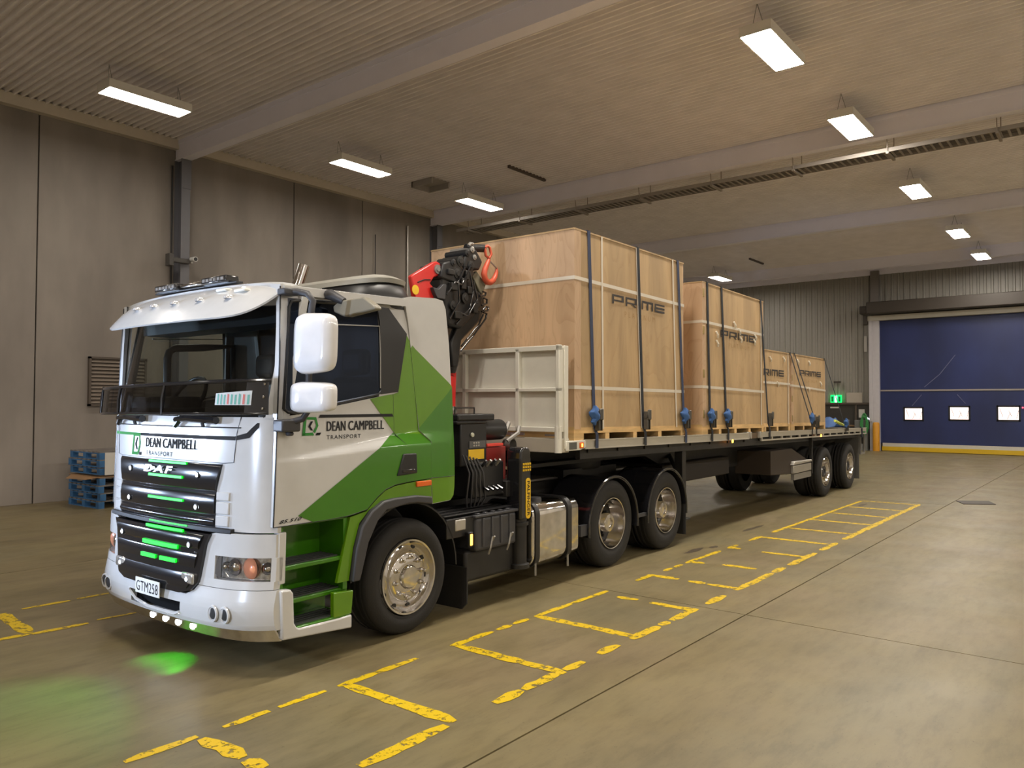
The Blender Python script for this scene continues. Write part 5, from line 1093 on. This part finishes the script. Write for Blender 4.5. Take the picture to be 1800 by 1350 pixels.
for (x, z0, z1, rr, nm, lab, mt_) in ((15.25, 0, 6.95, .025, 'conduit', 'pale conduit running up the left wall before the second column', dullalu), (14.05, 0.5, 6.5, .012, 'wall_cable', 'thin dark cable running up the left wall', black), (8.32, .03, 7.0, .02, 'downpipe', 'thin dark pipe up the left side of the first column', frameblk)):
    b = MB(); b.tube([(0, 0, z0), (0, 0, z1)], rr, 8); single(b, nm, mt_, (x, 16.04, 0), lab, 'pipe', truck=False)
# louvred wall vent
lv = root('wall_vent', (7.25, 16.05, 1.85), 'brown louvred vent in the concrete wall left of the truck', 'vent', truck=False)
b = MB(); b.box(6.70, 7.80, 16.07, 16.098, 1.85, 2.79); b.build('vent_back', M('vent_dark', (.05, .04, .032), .7), lv)
b = MB(); b.box(6.68, 6.72, 16.02, 16.099, 1.83, 2.81); b.box(7.78, 7.82, 16.02, 16.099, 1.83, 2.81); b.box(6.68, 7.82, 16.02, 16.099, 2.77, 2.81); b.box(6.68, 7.82, 16.02, 16.099, 1.83, 1.87); b.build('vent_frame', M('vent_brown', (.075, .058, .045), .6), lv)
for k in range(12):
    z = 1.885+k*.074; b = MB(); b.add([(x, yq, zq) for x in (6.72, 7.78) for yq, zq in ((16.03, z), (16.075, z+.052), (16.075, z+.058), (16.03, z+.008))], [(0, 1, 5, 4), (1, 2, 6, 5), (2, 3, 7, 6), (3, 0, 4, 7)]); b.build('vent_slat', M('vent_slat', (.19, .155, .125), .5), lv)
# stacks of pallets at the left wall
pblue = M('pallet_blue', (.035, .13, .30), .7, noise=(6, .3)); pgrey = M('pallet_weathered', (.17, .15, .135), .75, noise=(5, .3)); pdark = M('pallet_shadow_blue', (.04, .08, .14), .7)
def pallet(x, y, z, a, label, proto=None):
    if proto: return dup(proto, (x, y, z), label, truck=False, rot=a)
    R_ = root('pallet', (0, 0, 0), label, 'pallet', 'blue pallets stacked at the wall', truck=False)
    for k in range(7):
        b = MB(); y0 = -.58+k*.18; b.box(-.58, .58, y0, y0+.10, .118, .138); b.build('deck_board', pgrey, R_)
    for k in range(3):
        x0 = -.58+k*.53; b = MB(); b.box(x0, x0+.10, -.58, .60, .098, .118); b.build('stringer_board', pblue, R_)
        b = MB(); b.box(x0, x0+.10, -.58, .60, 0, .02); b.build('bottom_board', pblue, R_)
        for j in range(3):
            b = MB(); y0 = -.58+j*.535; b.box(x0, x0+.10, y0, y0+.11, .02, .098); b.build('pallet_block', pblue, R_)
    R_.location = (x, y, z); R_.rotation_euler = (0, 0, a); return R_
pz = [0, .139, .278, .417, .60, .739, .878]
pn = ['lowest blue pallet of the stack at the left wall', 'second blue pallet from the floor in the stack at the wall', 'third blue pallet from the floor in the stack at the wall', 'fourth blue pallet from the floor, right under the brown cardboard', 'fifth blue pallet from the floor, right above the brown cardboard', 'second pallet from the top of the wall stack, beside the white paper', 'topmost blue pallet of the stack at the left wall']
PX, PY = 6.76, 14.98
p0 = None
for k, z in enumerate(pz):
    q = pallet(PX+.02*math.sin(k*2.1), PY+.015*math.cos(k*1.7), z, .02*math.sin(k*3)+.03, pn[k], p0)
    p0 = p0 or q
b = MB(); b.box(-.60, .58, -.60, .60, 0, .012); b.add([(-.60, -.60, .0), (-.60, .5, .0), (-.78, .3, -.05), (-.76, -.5, -.03)], [(0, 1, 2, 3)])
single(b, 'cardboard_sheet', M('cardboard', (.34, .20, .10), .8), (PX, PY, .558), 'brown cardboard sheet sandwiched in the pallet stack', 'cardboard', truck=False)
b = MB(); b.box(-.005, .005, -.16, .16, 0, .38); b.box(-.012, -.005, -.10, .10, .1, .3)
single(MB().box(-.16, .16, -.004, .004, 0, .40), 'paper_sheet', M('paper_white', (.6, .58, .54)), (PX-.32, PY-.615, .60), 'white paper sheet stuck on the side of the pallet stack', 'paper', truck=False)
b = MB(); b.box(-.12, .14, -.10, .10, 0, .10); b.box(-.10, .10, -.08, .08, .1, .13); single(b, 'brake_block', M('block_rust', (.22, .07, .04), .7), (6.35, 13.75, 0), 'rust-red wheel chock on the floor beside the pallet stack', 'chock', truck=False, bevel=.02)
# floor mat / drain cover
b = MB(); b.prism([(17.43, 2.73), (16.95, 2.53), (17.28, 2.04), (17.78, 2.22)], 'xy', 0, .012); o = b.build('drain_cover', M('drain_dark', (.045, .035, .03), .6), None, (17.36, 2.38, 0)); o.location = (17.36, 2.38, 0); o['label'] = 'dark flat cover on the floor right of the ladder marking'; o['category'] = 'cover'

# ------------------------------------------------------------------ painted floor markings
def paint_mat():
    mt = bpy.data.materials.new('worn_yellow_paint'); mt.use_nodes = True; nt = mt.node_tree; bs = nt.nodes['Principled BSDF']
    bs.inputs['Base Color'].default_value = (.70, .48, .003, 1); bs.inputs['Roughness'].default_value = .5
    tc = nt.nodes.new('ShaderNodeTexCoord'); n = nt.nodes.new('ShaderNodeTexNoise'); n.inputs['Scale'].default_value = 16; n.inputs['Detail'].default_value = 9; n.inputs['Roughness'].default_value = .7
    rp = nt.nodes.new('ShaderNodeMapRange'); rp.inputs[1].default_value = .40; rp.inputs[2].default_value = .47
    nt.links.new(tc.outputs['Object'], n.inputs['Vector']); nt.links.new(n.outputs[0], rp.inputs[0]); nt.links.new(rp.outputs[0], bs.inputs['Alpha']); return mt
pm = paint_mat(); MK = 0
random.seed(11)
def mark(p, q, w=.085, rag=.35):
    global MK; MK += 1; zz_ = .0018+.00012*(MK % 12)
    p, q = Vector((*p, 0)), Vector((*q, 0)); L = (q-p).length; dd = (q-p)/L; nn = Vector((-dd.y, dd.x, 0)); n = max(3, int(L/.09)); up = []; dn_ = []
    for k in range(n+1):
        f = k/n; e = 1 if 0 < k < n else .55
        up.append(p+dd*L*f+nn*w/2*e*random.uniform(1-rag, 1+rag*.3)+Vector((0, 0, zz_))); dn_.append(p+dd*L*f-nn*w/2*e*random.uniform(1-rag, 1+rag*.3)+Vector((0, 0, zz_)))
    b = MB(); b.add(up+dn_, [(k, k+1, n+2+k, n+1+k) for k in range(n)]); b.build('painted_line', pm, fl)
FY, NY = 4.17, 3.18
for a, c in ((1.95, 2.36), (2.52, 2.83), (2.90, 3.26), (3.36, 3.72), (3.70, 4.10), (4.47, 4.97), (5.03, 5.22), (5.25, 5.46), (5.55, 6.16), (6.10, 6.78), (7.36, 7.75), (8.0, 8.2), (8.25, 8.45), (8.55, 9.55), (9.78, 10.1), (10.5, 10.98), (11.4, 16.25)): mark((a, FY+.01), (c, FY+.01), .075)
for a, c in ((2.70, 3.36), (3.80, 4.08), (4.10, 4.56), (4.58, 4.82), (5.04, 5.32), (5.52, 5.98), (6.02, 6.17), (6.22, 6.72), (6.93, 7.36), (7.64, 8.66), (8.7, 9.05), (9.22, 10.18), (10.42, 11.12), (11.45, 16.4)): mark((a, NY), (c, NY), .10)
for x, segs in ((2.36, ((4.13, 3.74), (3.70, 3.55))), (3.41, ((4.17, 3.18),)), (4.51, ((4.16, 3.14),)), (5.58, ((4.19, 3.2),)), (6.64, ((3.98, 3.76), (3.62, 3.16))), (7.70, ((4.23, 3.86), (3.74, 3.55), (3.52, 3.19))), (8.66, ((4.20, 4.0),)), (8.74, ((3.80, 3.40),)), (9.82, ((3.74, 3.22),)), (9.83, ((4.2, 4.03),)),
                (10.9, ((4.16, 3.22),)), (11.98, ((4.17, 3.2),)), (13.10, ((4.17, 3.2),)), (14.13, ((4.17, 3.2),)), (15.17, ((4.12, 3.2),)), (16.27, ((4.17, 3.2),))):
    for a, c in segs: mark((x, a), (x+.02, c), .115)
# the matching ladder on the other side of the lane
for p, q, w in (((2.60, 7.95), (2.52, 7.12), .13), ((2.55, 7.08), (2.25, 7.10), .09), ((2.77, 7.98), (3.18, 7.97), .08), ((3.25, 7.98), (3.57, 7.98), .07), ((2.53, 7.06), (2.96, 7.04), .09), ((3.05, 7.08), (3.42, 7.05), .05), ((3.60, 7.95), (3.62, 7.4), .1), ((3.85, 7.06), (4.3, 7.05), .06)): mark(p, q, w)
# oil stains
stain = M('oil_stain', (.075, .055, .035), .45)
for (x, y, rx, ry) in ((9.35, 4.45, .26, .07), (9.75, 4.36, .12, .05), (11.6, 4.55, .5, .05), (8.0, 5.1, .35, .12), (15.6, 4.0, .3, .06)):
    b = MB(); n = 18; b.add([(x+rx*math.cos(a)*random.uniform(.6, 1.1), y+ry*math.sin(a)*random.uniform(.6, 1.1), .0012) for a in [2*PI*i/n for i in range(n)]], [tuple(range(n))]); b.build('oil_stain', stain, fl)
# green glow of the truck's own lamps under the bumper
for nm, loc, pw, aim, ang in (('bumper_lamp', (-1.50, 1.05, .31), 9, (-1.62, 1.0, 0), 80),):
    l = lamp(nm, 'SPOT', tw(loc), pw, (0, 1, .005), tw(aim), spot_size=math.radians(ang), spot_blend=.35, shadow_soft_size=.02)
l = lamp('bumper_lamp', 'SPOT', tw((-1.75, 1.05, .85)), 34, (.08, 1, .15), tw((-3.0, .75, 0)), spot_size=math.radians(84), spot_blend=1, shadow_soft_size=.05)
